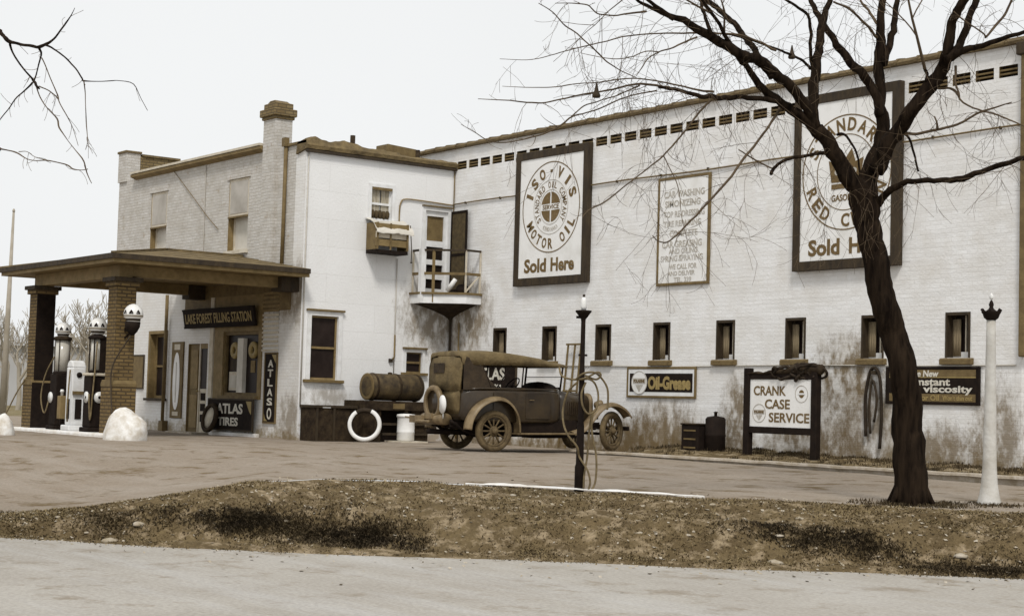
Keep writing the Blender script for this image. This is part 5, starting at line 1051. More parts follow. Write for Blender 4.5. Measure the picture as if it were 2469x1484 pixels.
# ------------------------------------------------------------------ street furniture in front
# black lamp post with air hoses
ap_ = along(1396, 1182, 20.35); ap_.z = gz(ap_); zt = ap_.z
P = thing('black_lamp_post', 'thin black lamp post draped with air hoses at the white kerb', 'lamp post', ap_)
q = MB(); H = 2.24; q.lathe([(.06, -.06), (.06, .30), (.048, .34), (.045, .80), (.036, .86), (.034, 1.5), (.030, 1.52), (.028, 2.10), (.032, 2.13), (.05, 2.15), (.085, 2.20), (.10, 2.215), (.10, 2.235), (.05, 2.24), (0, 2.24)], (ap_.x, ap_.y, zt), m_dark, 16)
q.bar(ap_ + Z * 2.15 - RH * .09, ap_ + Z * 2.15 + RH * .03, .03, .03, m_dark); q.bar(ap_ + Z * 1.68 - RH * .05, ap_ + Z * 1.68 + RH * .06, .02, .025, m_dark)
q.build('post', P)
q = MB(); q.lathe([(.028, 2.24), (.038, 2.28), (.034, 2.36), (.02, 2.40)], (ap_.x, ap_.y, zt), m_globe, 14); q.lathe([(.014, 2.40), (.018, 2.43), (0, 2.44)], (ap_.x, ap_.y, zt), m_soot, 10); q.build('lamp_glass', P)
P2 = thing('air_hose', 'tangle of tan air hoses looped from the black lamp post to the kerb', 'hose', ap_)
def hz(x, y): return ((2200 + x / 1.7467) * .60278, (1150 + y / 1.7459) * .60278)
def hosepx(pts, r=.013, t=20.3):
    out = []
    for p in spline([(*hz(a, b), c) for a, b, c in pts], 6):
        v = along(p[0], p[1], t + p[2]); v.z = max(v.z, zt + .01); out.append(v)
    return out
for pts in ([(180, 640, 0), (230, 600, -.05), (300, 590, -.1), (350, 620, .05), (400, 700, .1), (405, 800, .12), (400, 850, .1)],
            [(190, 660, 0), (130, 720, .1), (95, 820, .15), (90, 920, .1), (120, 1020, 0), (190, 1110, -.05), (205, 1180, 0), (260, 1270, -.1), (280, 1350, -.1), (270, 1410, -.1)],
            [(215, 640, 0), (280, 640, .1), (320, 680, .1), (338, 760, .05), (320, 850, 0), (270, 880, 0), (230, 830, 0), (220, 740, 0), (250, 660, 0)],
            [(300, 870, 0), (290, 960, 0), (300, 1060, 0), (320, 1150, 0), (325, 1260, -.05), (315, 1360, -.08), (290, 1415, -.1)],
            [(290, 880, .1), (275, 1000, .1), (260, 1180, .05), (240, 1300, 0), (235, 1400, -.05)],
            [(65, 555, .15), (80, 610, .1), (130, 635, .05), (200, 640, 0), (260, 625, -.05), (330, 590, 0), (355, 610, 0), (320, 640, 0), (240, 610, 0)]):
    q = MB(); q.tube(hosepx(pts), .013, m_hose, 7); q.build('hose', P2)
# white lamp post
lp = along(2385, 1217, 19.6); lp.z = gz(lp)
P = thing('white_lamp_post', 'white flared concrete lamp post with its globe missing, right of the tree', 'lamp post', lp)
q = MB(); q.lathe([(.145, -.05), (.14, .03), (.115, .12), (.095, .25), (.082, .45), (.076, .8), (.066, 1.4), (.056, 2.0), (.054, 2.19)], (lp.x, lp.y, lp.z), m_post, 20); q.build('shaft', P)
q = MB(); q.lathe([(.05, 2.19), (.085, 2.22), (.10, 2.265), (.115, 2.285), (.115, 2.30), (.06, 2.305), (.03, 2.33), (.022, 2.35), (.03, 2.38), (.02, 2.41), (.010, 2.43), (0, 2.435)], (lp.x, lp.y, lp.z), m_dark, 18)
for a in range(0, 360, 60): q.bar(lp + Vector((.09 * math.cos(R(a)), .09 * math.sin(R(a)), 2.28)), lp + Vector((.125 * math.cos(R(a)), .125 * math.sin(R(a)), 2.325)), .012, .03, m_dark)
q.build('globe_holder', P)
q = MB(); q.lathe([(.010, 2.435), (.024, 2.46), (.020, 2.50), (0, 2.52)], (lp.x, lp.y, lp.z), m_globe, 12); q.build('bulb', P)

# ------------------------------------------------------------------ trees
def r3(x, y): return ((2900 + x / 1.2901) * .60278, y / 1.2901 * .60278)
def r2(x, y): return ((1750 + x / 1.4837) * .60278, y / 1.4837 * .60278)
def r5(x, y): return ((3200 + x / 1.4844) * .60278, (1100 + y / 1.4844) * .60278)
def r6(x, y): return (x / 1.855 * .60278, y / 1.855 * .60278)
def limb(fn, pts, t0, t1, mb, m, seg=8, sub=4, wob=.15, store=None, scale=1.0, seed=0):
    """pts: (x, y, width) in the reading frame fn; depth drifts from t0 to t1 with bends"""
    n = len(pts); P_ = []
    for i, (x, y, w_) in enumerate(pts):
        u = i / (n - 1); t = lerp(t0, t1, u) + .12 * noise.noise(Vector((i * .9, seed * 1.3, 0))) * (1 if 0 < i < n - 1 else 0)
        px, py = fn(x, y); P_.append((px, py, t, w_))
    out = []; rad = []
    for p in spline(P_, sub): out.append(along(p[0], p[1], p[2])); rad.append(max(.0022, p[3] * scale * p[2] / 3956 / 2))
    for i in range(1, len(out) - 1): out[i] = out[i] + Vector((noise.noise(out[i] * 7), noise.noise(out[i] * 7 + Vector((5, 0, 0))), noise.noise(out[i] * 7 + Vector((0, 5, 0))))) * min(.03, rad[i] * .9)
    mb.tube(out, rad, m, seg, wob=wob)
    if store is not None: store.append((out, rad))
    return out
S3 = .60278 / 1.2901; S2 = .60278 / 1.4837; S5 = .60278 / 1.4844; S6 = .60278 / 1.855
tb = along(2196, 1213, 19.25); tb.z = gz(tb)
tree = thing('bare_tree', 'big bare dark tree with spreading limbs standing at the edge of the lot', 'tree', tb)
trunk = MB(); crown = MB(); ST = []
TT0 = 19.25
# trunk from the ground to the fork
tp = [(2197, 1238, 104), (2197, 1216, 92), (2196, 1190, 87), (2193, 1120, 83), (2187, 1010, 76), (2179, 900, 70), (2160, 815, 69), (2140, 760, 69), (2124, 700, 67), (2113, 640, 66), (2103, 590, 65), (2092, 545, 65), (2086, 500, 72), (2084, 470, 78)]
tp = [(a, b, c * .94) for a, b, c in tp]
limb(lambda x, y: (x, y), tp, TT0, TT0, trunk, m_bark, seg=18, sub=4, wob=.07)
def A(fn, sc, pts, t0, t1, big=True, seed=0):
    limb(fn, pts, TT0 + t0, TT0 + t1, trunk if big else crown, m_bark if big else m_twig, seg=10 if big else 6, sub=4, wob=.22 if big else .1, store=ST, scale=sc, seed=seed)
A(r3, S3, [(730, 1080, 120), (690, 990, 105), (640, 920, 92), (590, 830, 85), (530, 735, 80), (470, 660, 78)], 0, -.25, seed=1)
A(r3, S3, [(480, 670, 60), (380, 592, 52), (300, 540, 46), (220, 485, 42), (160, 420, 36), (100, 335, 30), (53, 278, 26)], -.25, -1.0, seed=2)
A(r3, S3, [(475, 665, 60), (400, 520, 54), (320, 432, 54), (250, 380, 56), (180, 312, 58), (100, 285, 52), (0, 232, 50), (-110, 165, 46), (-250, 95, 32), (-350, 50, 22), (-440, 10, 16), (-480, -20, 12)], -.25, -2.2, seed=3)
A(r2, S2, [(1400, 112, 30), (1330, 60, 24), (1250, 5, 20), (1200, -30, 15)], -1.9, -2.2, seed=4)
A(r3, S3, [(460, 640, 62), (452, 560, 56), (460, 460, 55), (468, 340, 52), (485, 240, 44), (500, 130, 44), (525, 60, 32), (545, -10, 28)], -.2, .4, seed=5)
A(r3, S3, [(505, 130, 34), (475, 60, 28), (440, -10, 24)], .35, .7, seed=6)
A(r3, S3, [(452, 360, 22), (440, 260, 18), (436, 100, 16), (380, 40, 15), (310, -5, 14)], .1, -.4, seed=7)
A(r3, S3, [(505, 120, 30), (560, 210, 36), (620, 285, 42), (690, 360, 46), (740, 430, 48), (790, 520, 50), (800, 600, 52)], .35, .05, seed=8)
A(r3, S3, [(735, 1080, 110), (740, 960, 98), (765, 850, 90), (800, 750, 86), (812, 650, 70), (803, 520, 58), (800, 350, 54), (800, 240, 52), (806, 100, 42), (818, -10, 36)], 0, .5, seed=9)
A(r3, S3, [(822, 330, 44), (848, 220, 38), (875, 100, 32), (892, -10, 28)], .3, .9, seed=10)
A(r3, S3, [(785, 195, 16), (740, 140, 14), (690, 90, 13), (630, 40, 12), (560, 10, 10)], .35, -.2, False, seed=11)
A(r3, S3, [(792, 130, 16), (750, 70, 14), (700, 5, 12)], .4, .8, False, seed=12)
A(r3, S3, [(780, 880, 92), (830, 770, 88), (890, 670, 80), (960, 580, 76), (1040, 470, 76), (1110, 370, 72), (1150, 260, 58), (1165, 140, 50), (1205, 50, 48), (1240, -10, 46)], 0, -1.0, seed=13)
A(r3, S3, [(1165, 300, 46), (1215, 215, 42), (1255, 110, 38), (1300, -5, 36)], -.8, -.5, seed=14)
A(r3, S3, [(1140, 310, 44), (1220, 265, 36), (1310, 238, 30), (1430, 200, 24), (1543, 165, 20), (1650, 140, 14)], -.8, -1.6, seed=15)
A(r3, S3, [(770, 1060, 60), (815, 1020, 42), (860, 980, 36), (950, 936, 30), (1080, 930, 28), (1200, 925, 32), (1330, 882, 28), (1450, 840, 26), (1543, 815, 26), (1680, 770, 20), (1800, 700, 14)], 0, -1.8, seed=16)
A(r3, S3, [(870, 700, 26), (930, 692, 18), (1010, 690, 16), (1090, 670, 15), (1200, 640, 13), (1330, 575, 11), (1480, 528, 6)], -.1, -.9, False, seed=17)
A(r3, S3, [(1340, 575, 9), (1440, 605, 9), (1560, 660, 6)], -.8, -1.2, False, seed=18)
A(r3, S3, [(1060, 440, 20), (1110, 455, 15), (1180, 460, 12), (1230, 530, 10), (1340, 577, 9)], -.4, -.8, False, seed=19)
A(r3, S3, [(1190, 340, 14), (1188, 420, 12), (1210, 500, 9)], -.8, -.9, False, seed=20)
A(r3, S3, [(1098, 668, 14), (1092, 630, 10), (1080, 600, 7)], -.5, -.6, False, seed=21)
A(r3, S3, [(925, 690, 14), (955, 720, 13), (975, 790, 12), (998, 885, 10)], -.1, -.3, seed=22)
A(r3, S3, [(560, 800, 26), (500, 795, 20), (430, 800, 18), (370, 808, 18), (300, 832, 16), (255, 870, 18), (238, 895, 20)], -.1, -.5, seed=23)
A(r3, S3, [(242, 868, 8), (200, 848, 8), (150, 820, 8), (70, 772, 6)], -.5, -.7, False, seed=24)
A(r3, S3, [(580, 690, 20), (610, 690, 14), (645, 725, 12), (678, 790, 11), (692, 860, 11), (702, 980, 16)], -.1, 0, seed=25)
A(r3, S3, [(285, 560, 20), (240, 630, 14), (180, 715, 13), (110, 800, 14), (0, 945, 13), (-150, 1110, 11), (-240, 1205, 9), (-300, 1250, 8), (-350, 1240, 6), (-375, 1215, 4)], -.35, -1.6, False, seed=26)
A(r3, S3, [(345, 570, 34), (290, 535, 30), (220, 512, 28), (120, 500, 26), (0, 505, 27), (-80, 500, 26), (-140, 490, 22), (-245, 465, 18), (-340, 450, 16)], -.3, -1.7, seed=27)
A(r2, S2, [(1380, 520, 17), (1210, 500, 14), (1040, 530, 12), (900, 555, 11), (760, 582, 10), (640, 608, 9), (560, 610, 9), (430, 597, 7), (240, 587, 4)], -1.5, -2.4, False, seed=28)
A(r2, S2, [(1640, 545, 16), (1520, 530, 12), (1400, 500, 10), (1200, 466, 8), (1080, 470, 8), (960, 490, 7), (840, 495, 6), (700, 515, 6), (560, 520, 5), (385, 512, 3)], -1.2, -2.0, False, seed=29)
A(r2, S2, [(1300, 538, 10), (1180, 560, 9), (1060, 600, 9), (970, 640, 9), (880, 670, 9), (800, 692, 10), (740, 740, 11), (650, 785, 11), (560, 815, 9), (480, 833, 8), (380, 847, 7), (300, 832, 6), (230, 790, 5), (140, 738, 3)], -1.5, -2.8, False, seed=30)
A(r2, S2, [(1200, 508, 9), (1120, 545, 8), (1050, 572, 8), (960, 600, 7), (870, 630, 8), (820, 670, 7), (780, 705, 7)], -1.5, -2.5, False, seed=31)
A(r2, S2, [(1620, 595, 16), (1570, 650, 13), (1520, 710, 12), (1440, 812, 11), (1340, 925, 10), (1260, 990, 8), (1170, 1060, 8), (1080, 1130, 8), (990, 1200, 9), (900, 1245, 7), (860, 1290, 4)], -1.0, -2.0, False, seed=32)
A(r2, S2, [(1340, 925, 7), (1370, 985, 6), (1420, 1080, 6), (1440, 1180, 5), (1450, 1290, 4), (1480, 1420, 3)], -1.4, -1.8, False, seed=33)
A(r2, S2, [(2010, 300, 16), (1900, 245, 14), (1780, 205, 12), (1650, 198, 12), (1530, 195, 12), (1380, 197, 10), (1250, 202, 9), (1100, 218, 9), (1000, 245, 8), (920, 265, 8), (810, 290, 7), (700, 320, 6), (600, 348, 5), (500, 356, 4), (370, 350, 3)], -.6, -2.6, False, seed=34)
A(r3, S3, [(440, 355, 16), (400, 315, 14), (352, 288, 14), (290, 262, 12), (210, 232, 11), (130, 205, 11), (60, 185, 11), (0, 176, 10), (-110, 170, 9)], -.1, -.9, seed=35)
A(r2, S2, [(1540, 222, 14), (1450, 255, 12), (1380, 290, 10), (1310, 310, 9), (1250, 350, 8), (1220, 395, 7), (1180, 450, 4)], -1.9, -2.4, False, seed=36)
A(r2, S2, [(1310, 308, 8), (1240, 305, 7), (1160, 335, 7), (1080, 350, 6), (1000, 345, 5), (850, 315, 3)], -2.2, -2.8, False, seed=37)
A(r2, S2, [(1180, 460, 5), (1090, 420, 6), (1010, 370, 8), (960, 320, 9), (900, 268, 8), (830, 200, 8), (760, 155, 8), (700, 90, 7), (650, 50, 6), (600, 20, 5)], -2.3, -2.9, False, seed=38)
A(r2, S2, [(1240, 68, 14), (1130, 82, 11), (1050, 92, 9), (960, 85, 8), (920, 55, 8), (890, 30, 8), (800, 20, 6), (700, 20, 4)], -2.1, -2.7, False, seed=39)
A(r2, S2, [(1620, 195, 26), (1600, 130, 22), (1575, 60, 20), (1560, -10, 18)], -1.6, -1.2, seed=40)
A(r3, S3, [(240, 400, 34), (180, 315, 34), (150, 250, 34), (110, 200, 32), (60, 140, 30), (0, 80, 28), (-60, 30, 28), (-110, -15, 26)], -.8, .6, seed=41)
A(r3, S3, [(1343, 195, 12), (1390, 140, 14), (1440, 80, 13), (1480, 0, 12)], -1.0, -.8, False, seed=42)
A(r3, S3, [(1345, 190, 10), (1300, 150, 8), (1240, 110, 8), (1180, 60, 7)], -1.0, -1.3, False, seed=43)
A(r3, S3, [(1035, 420, 16), (1045, 380, 16), (1030, 350, 18)], -.5, -.5, seed=44)
# fine drooping twigs on every branch
rt = random.Random(21)
def twig(p, d, ln, r, depth, mb=None, m=None, droop=.45):
    mb = mb or crown; m = m or m_twig
    n = 8; pts = [p.copy()]; d = d.normalized(); q = p.copy()
    side = Vector((rt.uniform(-1, 1), rt.uniform(-1, 1), rt.uniform(-.5, .5))) * .20; dr = rt.uniform(-.25, 1.0) * droop
    for i in range(n):
        d = (d + Vector((rt.uniform(-.09, .09), rt.uniform(-.09, .09), rt.uniform(-.07, .07))) + side + Vector((0, 0, -dr * .55))).normalized(); q = q + d * (ln / n); pts.append(q.copy())
    mb.tube(pts, [max(.0016, r * (1 - .75 * i / n)) for i in range(n + 1)], m, 4, caps=False)
    if depth > 0:
        for _ in range(rt.choice((2, 3, 3))):
            k = rt.randint(1, n - 1); dd = (pts[k + 1] - pts[k]).normalized(); s_ = Vector((rt.uniform(-1, 1), rt.uniform(-1, 1), rt.uniform(-.8, .5))).normalized(); twig(pts[k], dd * .75 + s_ * .7, ln * rt.uniform(.4, .65), r * .6, depth - 1, mb, m, droop)
for (out, rad) in ST:
    L_ = sum((out[i + 1] - out[i]).length for i in range(len(out) - 1)); nt_ = int(L_ * (6.5 if rad[0] < .06 else 4.5))
    for _ in range(nt_):
        k = rt.randint(2, len(out) - 2)
        if rad[k] > .15: continue
        dd = (out[min(k + 1, len(out) - 1)] - out[k - 1]).normalized(); far_ = (out[k] - tb).dot(RH) < -3.6
        if far_ and rt.random() < .7 or rt.random() < .38:
            s_ = Vector((rt.uniform(-1, 1), rt.uniform(-1, 1), rt.uniform(-1, 1))).normalized(); twig(out[k], dd * .8 + s_ * .7, rt.uniform(.08, .38), min(.0042, rad[k] * .5), rt.choice((0, 0, 1)), droop=.05)
        elif rt.random() < .78:
            s_ = Vector((rt.uniform(-1, 1), rt.uniform(-1, 1), rt.uniform(-.9, .4))).normalized(); twig(out[k], dd * .25 + s_ * .8, rt.uniform(.5, 1.35), min(.0036, rad[k] * .4), 2, droop=.6)
# the crown carries on above what the picture takes in
def grow(p, d, ln, r, dep):
    n = 6; pts = [p.copy()]; q_ = p.copy(); d = d.normalized()
    for i in range(n): d = (d + Vector((rt.uniform(-.14, .14), rt.uniform(-.14, .14), rt.uniform(-.06, .12)))).normalized(); q_ = q_ + d * ln / n; pts.append(q_.copy())
    (trunk if r > .02 else crown).tube(pts, [max(.003, r * (1 - .55 * i / n)) for i in range(n + 1)], m_bark if r > .02 else m_twig, 7 if r > .015 else 4, caps=False)
    if dep > 0:
        for k in (2, 3, 4, 5, 6, 6):
            s_ = Vector((rt.uniform(-1, 1), rt.uniform(-1, 1), rt.uniform(-.3, .6))).normalized(); grow(pts[k], d * .8 + s_ * .65, ln * rt.uniform(.5, .8), max(.004, r * .48), dep - 1)
for (out, rad) in ST:
    if out[-1].z > tb.z + 4.9 and rad[-1] > .012: grow(out[-1] - (out[-1] - out[-2]) * .5, out[-1] - out[-3], 1.3, rad[-1], 3)
# knobbly bark root flare
for k in range(6):
    a = k * 1.05 + .3; trunk.tube([tb + Vector((.12 * math.cos(a), .12 * math.sin(a), .34)), tb + Vector((.21 * math.cos(a), .21 * math.sin(a), .12)), tb + Vector((.32 * math.cos(a), .32 * math.sin(a), -.06))], [.03, .04, .02], m_bark, 8)
trunk.build('trunk', tree); crown.build('crown', tree)
# bell shaped caps caught in the branches
for (fn, x, y, t, lb) in ((r3, 345, 288, TT0 - .25, 'small dark bell shaped cap on an upper branch of the big tree'), (r2, 943, 560, TT0 - 2.0, 'small dark bell shaped cap at the left end of the long low branches')):
    p = along(*fn(x, y), t); q = MB(); q.lathe([(.0, -.02), (.036, -.015), (.046, .0), (.042, .02), (.026, .05), (.020, .08), (.012, .12), (.008, .14), (0, .15)], (p.x, p.y, p.z - .02), m_darkb, 12); o = q.build('bell_shaped_cap', None, p); tag(o, lb, 'cap')
# tree at the left: trunk stands outside the frame, its branches hang in
tl = st(-5.9, 15.2); tl.z = ZR + .1
tr2 = thing('bare_tree', 'bare tree whose thin hanging branches reach in at the top left of the picture', 'tree', tl)
trunk2 = MB(); crown2 = MB(); ST = []
base_pts = [tl + Vector((0, 0, -.3)), tl + Vector((0, 0, .4)), tl + Vector((.05, .02, 1.6)), tl + Vector((.0, .05, 3.0)), tl + Vector((.1, .0, 4.4)), tl + Vector((.0, .1, 6.2))]
trunk2.tube([tuple(p) for p in spline(base_pts, 4)], list(np.linspace(.24, .07, 21)), m_bark, 12, wob=.2)
j0 = along(*r6(0, 235), 13.0)
trunk2.tube([tuple(p) for p in spline([base_pts[3], lerp(base_pts[3], j0, .4) + Vector((0, 0, .5)), lerp(base_pts[3], j0, .8) + Vector((0, 0, .25)), j0], 5)], list(np.linspace(.07, .022, 16)), m_bark, 8, wob=.2)
j1 = along(*r6(0, 1103), 12.6)
trunk2.tube([tuple(p) for p in spline([base_pts[2], lerp(base_pts[2], j1, .5) + Vector((0, 0, .3)), j1], 5)], list(np.linspace(.05, .012, 11)), m_bark, 8, wob=.2)
def B2(pts, t0, t1, seed=0):
    for i, p in enumerate(pts): pass
    limb(r6, pts, t0, t1, crown2, m_twig if pts[0][2] < 16 else m_bark, seg=6, sub=4, wob=.15, store=ST, scale=S6, seed=seed)
B2([(0, 235, 30), (35, 275, 28), (75, 312, 30), (130, 325, 24), (200, 340, 24), (280, 350, 26), (345, 330, 22), (400, 290, 16), (450, 225, 14), (495, 165, 14), (530, 110, 8), (555, 60, 4)], 13, 12.4, 1)
B2([(75, 320, 20), (90, 385, 14), (130, 450, 13), (180, 515, 13), (230, 575, 15), (248, 605, 22), (270, 635, 20), (295, 660, 14)], 12.9, 12.7, 2)
B2([(290, 355, 22), (305, 400, 16), (290, 470, 12), (270, 550, 11), (248, 600, 14)], 12.7, 12.8, 3)
B2([(240, 615, 16), (180, 675, 11), (110, 735, 10), (60, 810, 9), (0, 885, 8), (-60, 960, 6)], 12.8, 13.1, 4)
B2([(340, 335, 18), (420, 375, 12), (500, 440, 12), (560, 510, 11), (610, 580, 12), (622, 600, 14), (700, 604, 7), (820, 600, 8), (880, 598, 6), (990, 625, 7), (1050, 740, 4), (1095, 820, 2)], 12.6, 12.1, 5)
B2([(622, 600, 10), (632, 700, 7), (636, 800, 6), (640, 900, 8), (650, 1040, 5), (635, 1110, 4)], 12.3, 12.4, 6)
B2([(310, 430, 9), (350, 520, 8), (400, 640, 8), (430, 720, 10), (440, 760, 8), (500, 865, 7), (540, 950, 5), (580, 1080, 4)], 12.7, 12.5, 7)
B2([(290, 640, 10), (350, 665, 9), (400, 705, 9), (430, 735, 9)], 12.7, 12.6, 8)
B2([(270, 645, 9), (300, 725, 9), (350, 800, 8), (425, 880, 12), (440, 950, 12), (500, 1040, 6), (560, 1115, 7), (605, 1170, 11), (625, 1210, 10), (645, 1280, 9), (680, 1360, 5)], 12.7, 12.4, 9)
B2([(0, 1103, 14), (60, 1115, 10), (130, 1135, 12), (200, 1180, 7), (270, 1193, 7), (350, 1190, 10), (430, 1205, 8), (500, 1225, 10), (540, 1255, 11), (600, 1262, 6), (650, 1255, 8)], 12.6, 12.2, 10)
B2([(140, 1125, 7), (200, 1125, 5), (260, 1165, 5), (350, 1190, 6)], 12.55, 12.45, 11)
for (out, rad) in ST:
    for _ in range(5):
        k = rt.randint(2, len(out) - 2); dd = (out[k + 1] - out[k]).normalized(); s_ = Vector((rt.uniform(-1, 1), rt.uniform(-1, 1), rt.uniform(-1, .6))).normalized(); twig(out[k], dd * .5 + s_ * .6, rt.uniform(.05, .18), .0022, 0, crown2)
trunk2.build('trunk', tr2); crown2.build('crown', tr2)
# far bare trees behind the canopy
def far_tree(c, h, seed, label):
    global rt
    rt = random.Random(seed); o = thing('distant_tree', label, 'tree', c, 'bare trees beyond the filling station'); tk = MB(); cw = MB()
    def grow(p, d, ln, r, dep, mb_):
        n = 5; pts = [p.copy()]; q_ = p.copy(); d = d.normalized()
        for i in range(n): d = (d + Vector((rt.uniform(-.12, .12), rt.uniform(-.12, .12), .06))).normalized(); q_ = q_ + d * ln / n; pts.append(q_.copy())
        mb_.tube(pts, [max(.012, r * (1 - .45 * i / n)) for i in range(n + 1)], m_far, 5 if dep < 4 else 7, caps=False)
        if dep > 0:
            for _ in range(3 if dep > 1 else 4):
                k = rt.randint(2, n); s_ = Vector((rt.uniform(-1, 1), rt.uniform(-1, 1), rt.uniform(-.1, .7))).normalized(); grow(pts[k], d * .8 + s_ * .65, ln * rt.uniform(.55, .8), r * .55, dep - 1, cw)
    grow(Vector(c), Vector((rt.uniform(-.1, .1), rt.uniform(-.1, .1), 1)), h * .38, h * .022, 5, tk); tk.build('trunk', o); cw.build('crown', o)
for i, (px, t, h, lb) in enumerate(((172, 74, 5.9, 'bare forked distant tree seen just right of the far pillar'), (205, 70, 6.2, 'bare distant tree in the middle of the gap between the pillars'), (246, 78, 6.0, 'bare distant tree seen just left of the near pillar'), (45, 80, 6.2, 'faint bare distant tree left of the far pillar, near the leaning pole'), (12, 92, 6.4, 'faint bare distant tree at the very left edge behind the pole'))):
    c = along(px, 940, t); c.z = .0; far_tree(c, h, 100 + i, lb)
# far pale low building
a, b = along(-160, 900, 105), along(330, 900, 105); dirv = Vector(((b - a).x, (b - a).y, 0)).normalized(); ln = (b - a).length; ang = math.atan2(dirv.y, dirv.x)
P = thing('distant_shed', 'long low pale building far behind the pumps', 'building', (a.x, a.y, 0)); P.rotation_euler = (0, 0, ang); ROOT[P.name] = (0, 0, 0)
q = MB(); q.box(0, ln, 0, 9, -.2, 3.85, m_farwall); q.build('wall', P); q = MB(); q.prism([(-.4, 3.851), (9.4, 3.851), (4.5, 4.6)], 'x', -.3, ln + .3, m_farwall); q.build('roof', P)
q = MB()
for k in range(5): q.box(3 + k * 2.8, 4.2 + k * 2.8, -.03, -.002, 1.2, 2.3, m_far)
q.build('windows', P)
# leaning utility pole
p0, p1 = along(8, 945, 62), along(33, 512, 62); p0.z = -.1
P = thing('utility_pole', 'thin leaning utility pole at the far left edge', 'pole', p0); q = MB(); q.tube([p0, lerp(p0, p1, .5), p1], [.15, .10, .045], m_far, 8); q.build('pole', P)
q = MB(); q.lathe([(.04, 0), (.06, .06), (.03, .14)], tuple(p1), m_far, 8); q.build('insulator', P)

# ------------------------------------------------------------------ grass, weeds and stones on the bank
def tufts(name, label, spots, m, hgt, nb, spread, seed, zfun=gz, lean=.5):
    r_ = random.Random(seed); vs = []; fs = []
    for c in spots:
        for _ in range(nb):
            p = Vector((c.x + r_.gauss(0, spread), c.y + r_.gauss(0, spread), 0)); p.z = zfun(p) - .005; a = r_.uniform(0, 6.28); h = hgt * r_.uniform(.4, 1.25); w_ = r_.uniform(.004, .009); l_ = h * lean * r_.uniform(.3, 1.6)
            dx, dy = math.cos(a), math.sin(a); sx, sy = -dy * w_, dx * w_; k = len(vs)
            vs += [(p.x - sx, p.y - sy, p.z), (p.x + sx, p.y + sy, p.z), (p.x + dx * l_ * .4 + sx * .7, p.y + dy * l_ * .4 + sy * .7, p.z + h * .6), (p.x + dx * l_ * .4 - sx * .7, p.y + dy * l_ * .4 - sy * .7, p.z + h * .6), (p.x + dx * l_, p.y + dy * l_, p.z + h)]
            fs += [(k, k + 1, k + 2, k + 3), (k + 3, k + 2, k + 4)]
    q = MB(); q.add(vs, fs, m); o = q.build(name); tag(o, label, 'grass', None, 'stuff'); return o
rb = random.Random(11)
sp = []
def band(a, b, u0, u1, n, sd):
    """ragged band of dead grass from s=a to s=b, fading at its ends"""
    for _ in range(n):
        q_ = rb.random(); 
        if rb.random() > min(1, 4 * q_, 4 * (1 - q_)) * (.75 + .5 * noise.noise(Vector((q_ * 9, a, 1)))): continue
        s = lerp(a, b, q_); u = lerp(u0, u1, q_) + .03 * noise.noise(Vector((s * 2, 1, 1))) + rb.gauss(0, sd)
        if u > .01: sp.append(st(s, lerp(te(s), tcr(s), u)))
band(-3.45, -.75, .235, .13, 760, .032); band(2.3, 4.2, .27, .19, 260, .03); band(3.9, 6.6, .07, .10, 260, .035); band(-4.6, -3.4, .25, .25, 60, .05)
tufts('dark_grass', 'dark dead grass along the steep face of the bank', sp, m_drygr, .034, 44, .07, 3, lean=1.1)
sp = []
while len(sp) < 2600:
    s = rb.uniform(-6.5, 6.8); u = rb.uniform(.0, 1.03)
    if noise.noise(Vector((s * 1.4, u * 5, 3))) < rb.uniform(-.5, .3): continue
    sp.append(st(s, lerp(te(s), tcr(s), u)))
tufts('dry_grass', 'short matted dry brown grass over the whole bank', sp, m_straw, .022, 22, .09, 4, lean=1.4)
sp2 = [p for p in sp if rb.random() < .25]
tufts('brown_weeds', 'darker withered weeds mixed into the dry grass of the bank', sp2, m_drygr, .020, 14, .10, 14, lean=1.3)
vs = []; fs = []
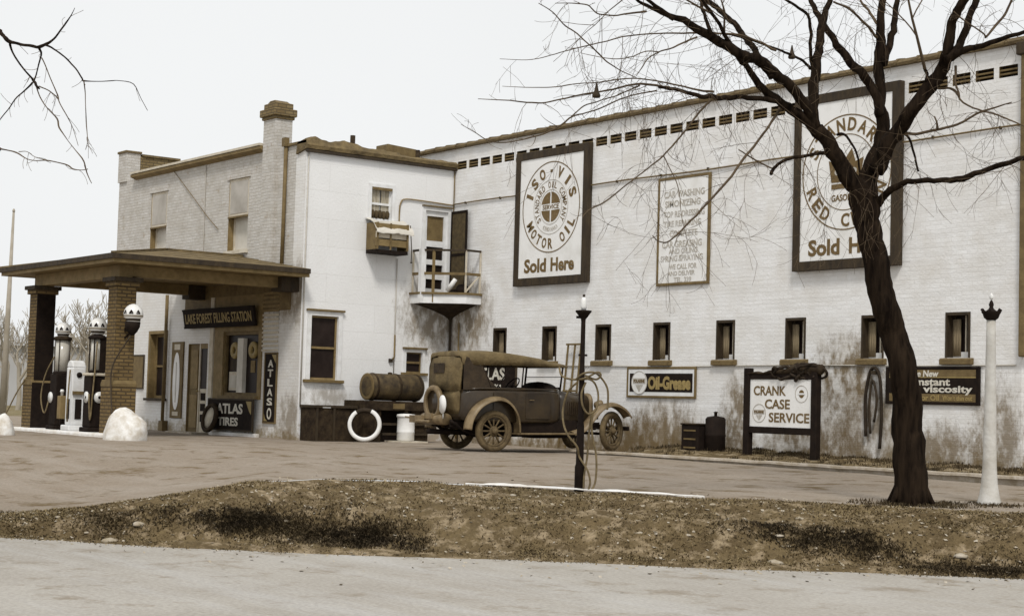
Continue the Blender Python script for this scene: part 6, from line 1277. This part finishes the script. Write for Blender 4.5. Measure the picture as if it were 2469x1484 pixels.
for _ in range(2600):
    s = rb.uniform(-6.5, 6.8); u = rb.gauss(.45, .35); t = lerp(te(s), tcr(s), u); p = st(s, t); p.z = gz(p) + .006; a = rb.uniform(0, 6.28); r_ = rb.uniform(.008, .022); k = len(vs); tl_ = rb.uniform(-.01, .01)
    for q_ in range(4): vs.append((p.x + r_ * math.cos(a + q_ * 1.57) * (1.6 if q_ % 2 else 1), p.y + r_ * math.sin(a + q_ * 1.57), p.z + (tl_ if q_ < 2 else -tl_)))
    fs.append((k, k + 1, k + 2, k + 3))
q = MB(); q.add(vs, fs, m_stone); o = q.build('leaf_litter'); tag(o, 'scattered dead leaves and chips of stone on the bank and the road edge', 'leaves', None, 'stuff')
sp = [tb + Vector((rb.gauss(0, .30), rb.gauss(0, .26), 0)) for _ in range(70)] + [lp + Vector((rb.gauss(0, .2), rb.gauss(0, .15), 0)) - FH * .2 for _ in range(14)]
tufts('tree_foot_weeds', 'dark weeds round the foot of the big tree', sp, m_drygr, .045, 30, .06, 5, lean=1.0)
def sz(p): return strip_z(p.x, p.y) if p.x > 7.4 and p.y > -1.78 else gz(p)
sp = [Vector((rb.uniform(7.6, 16.6), -abs(rb.gauss(0, .28)) - .05, 0)) for _ in range(240)] + [Vector((rb.uniform(7.5, 16.8), rb.uniform(-1.7, -.3), 0)) for _ in range(110)]
tufts('wall_weeds', 'weeds growing along the foot of the garage wall', sp, m_drygr, .055, 20, .06, 6, sz)
for i in range(46):
    s = rb.uniform(-5.2, 5.8); u = rb.uniform(.04, .97); t = lerp(te(s), tcr(s), u); c = st(s, t, 0); c.z = bank_z(s, t) - .008; r_ = rb.choice((.02, .025, .03, .035, .055)) * rb.uniform(.7, 1.3)
    near = min(([(abs(s + .9), 'dark grass'), (abs(s - 4.3), 'tree'), (abs(s - .8), 'black lamp post'), (abs(s - 5.2), 'white lamp post')]))[1]
    rock('stone', c, r_ * 1.4, r_, r_ * .6, m_stone, rb.uniform(0, 50), 'small pale stone lying in the brown earth of the roadside bank', 'stone', 'pale stones scattered on the roadside bank', sub=2)
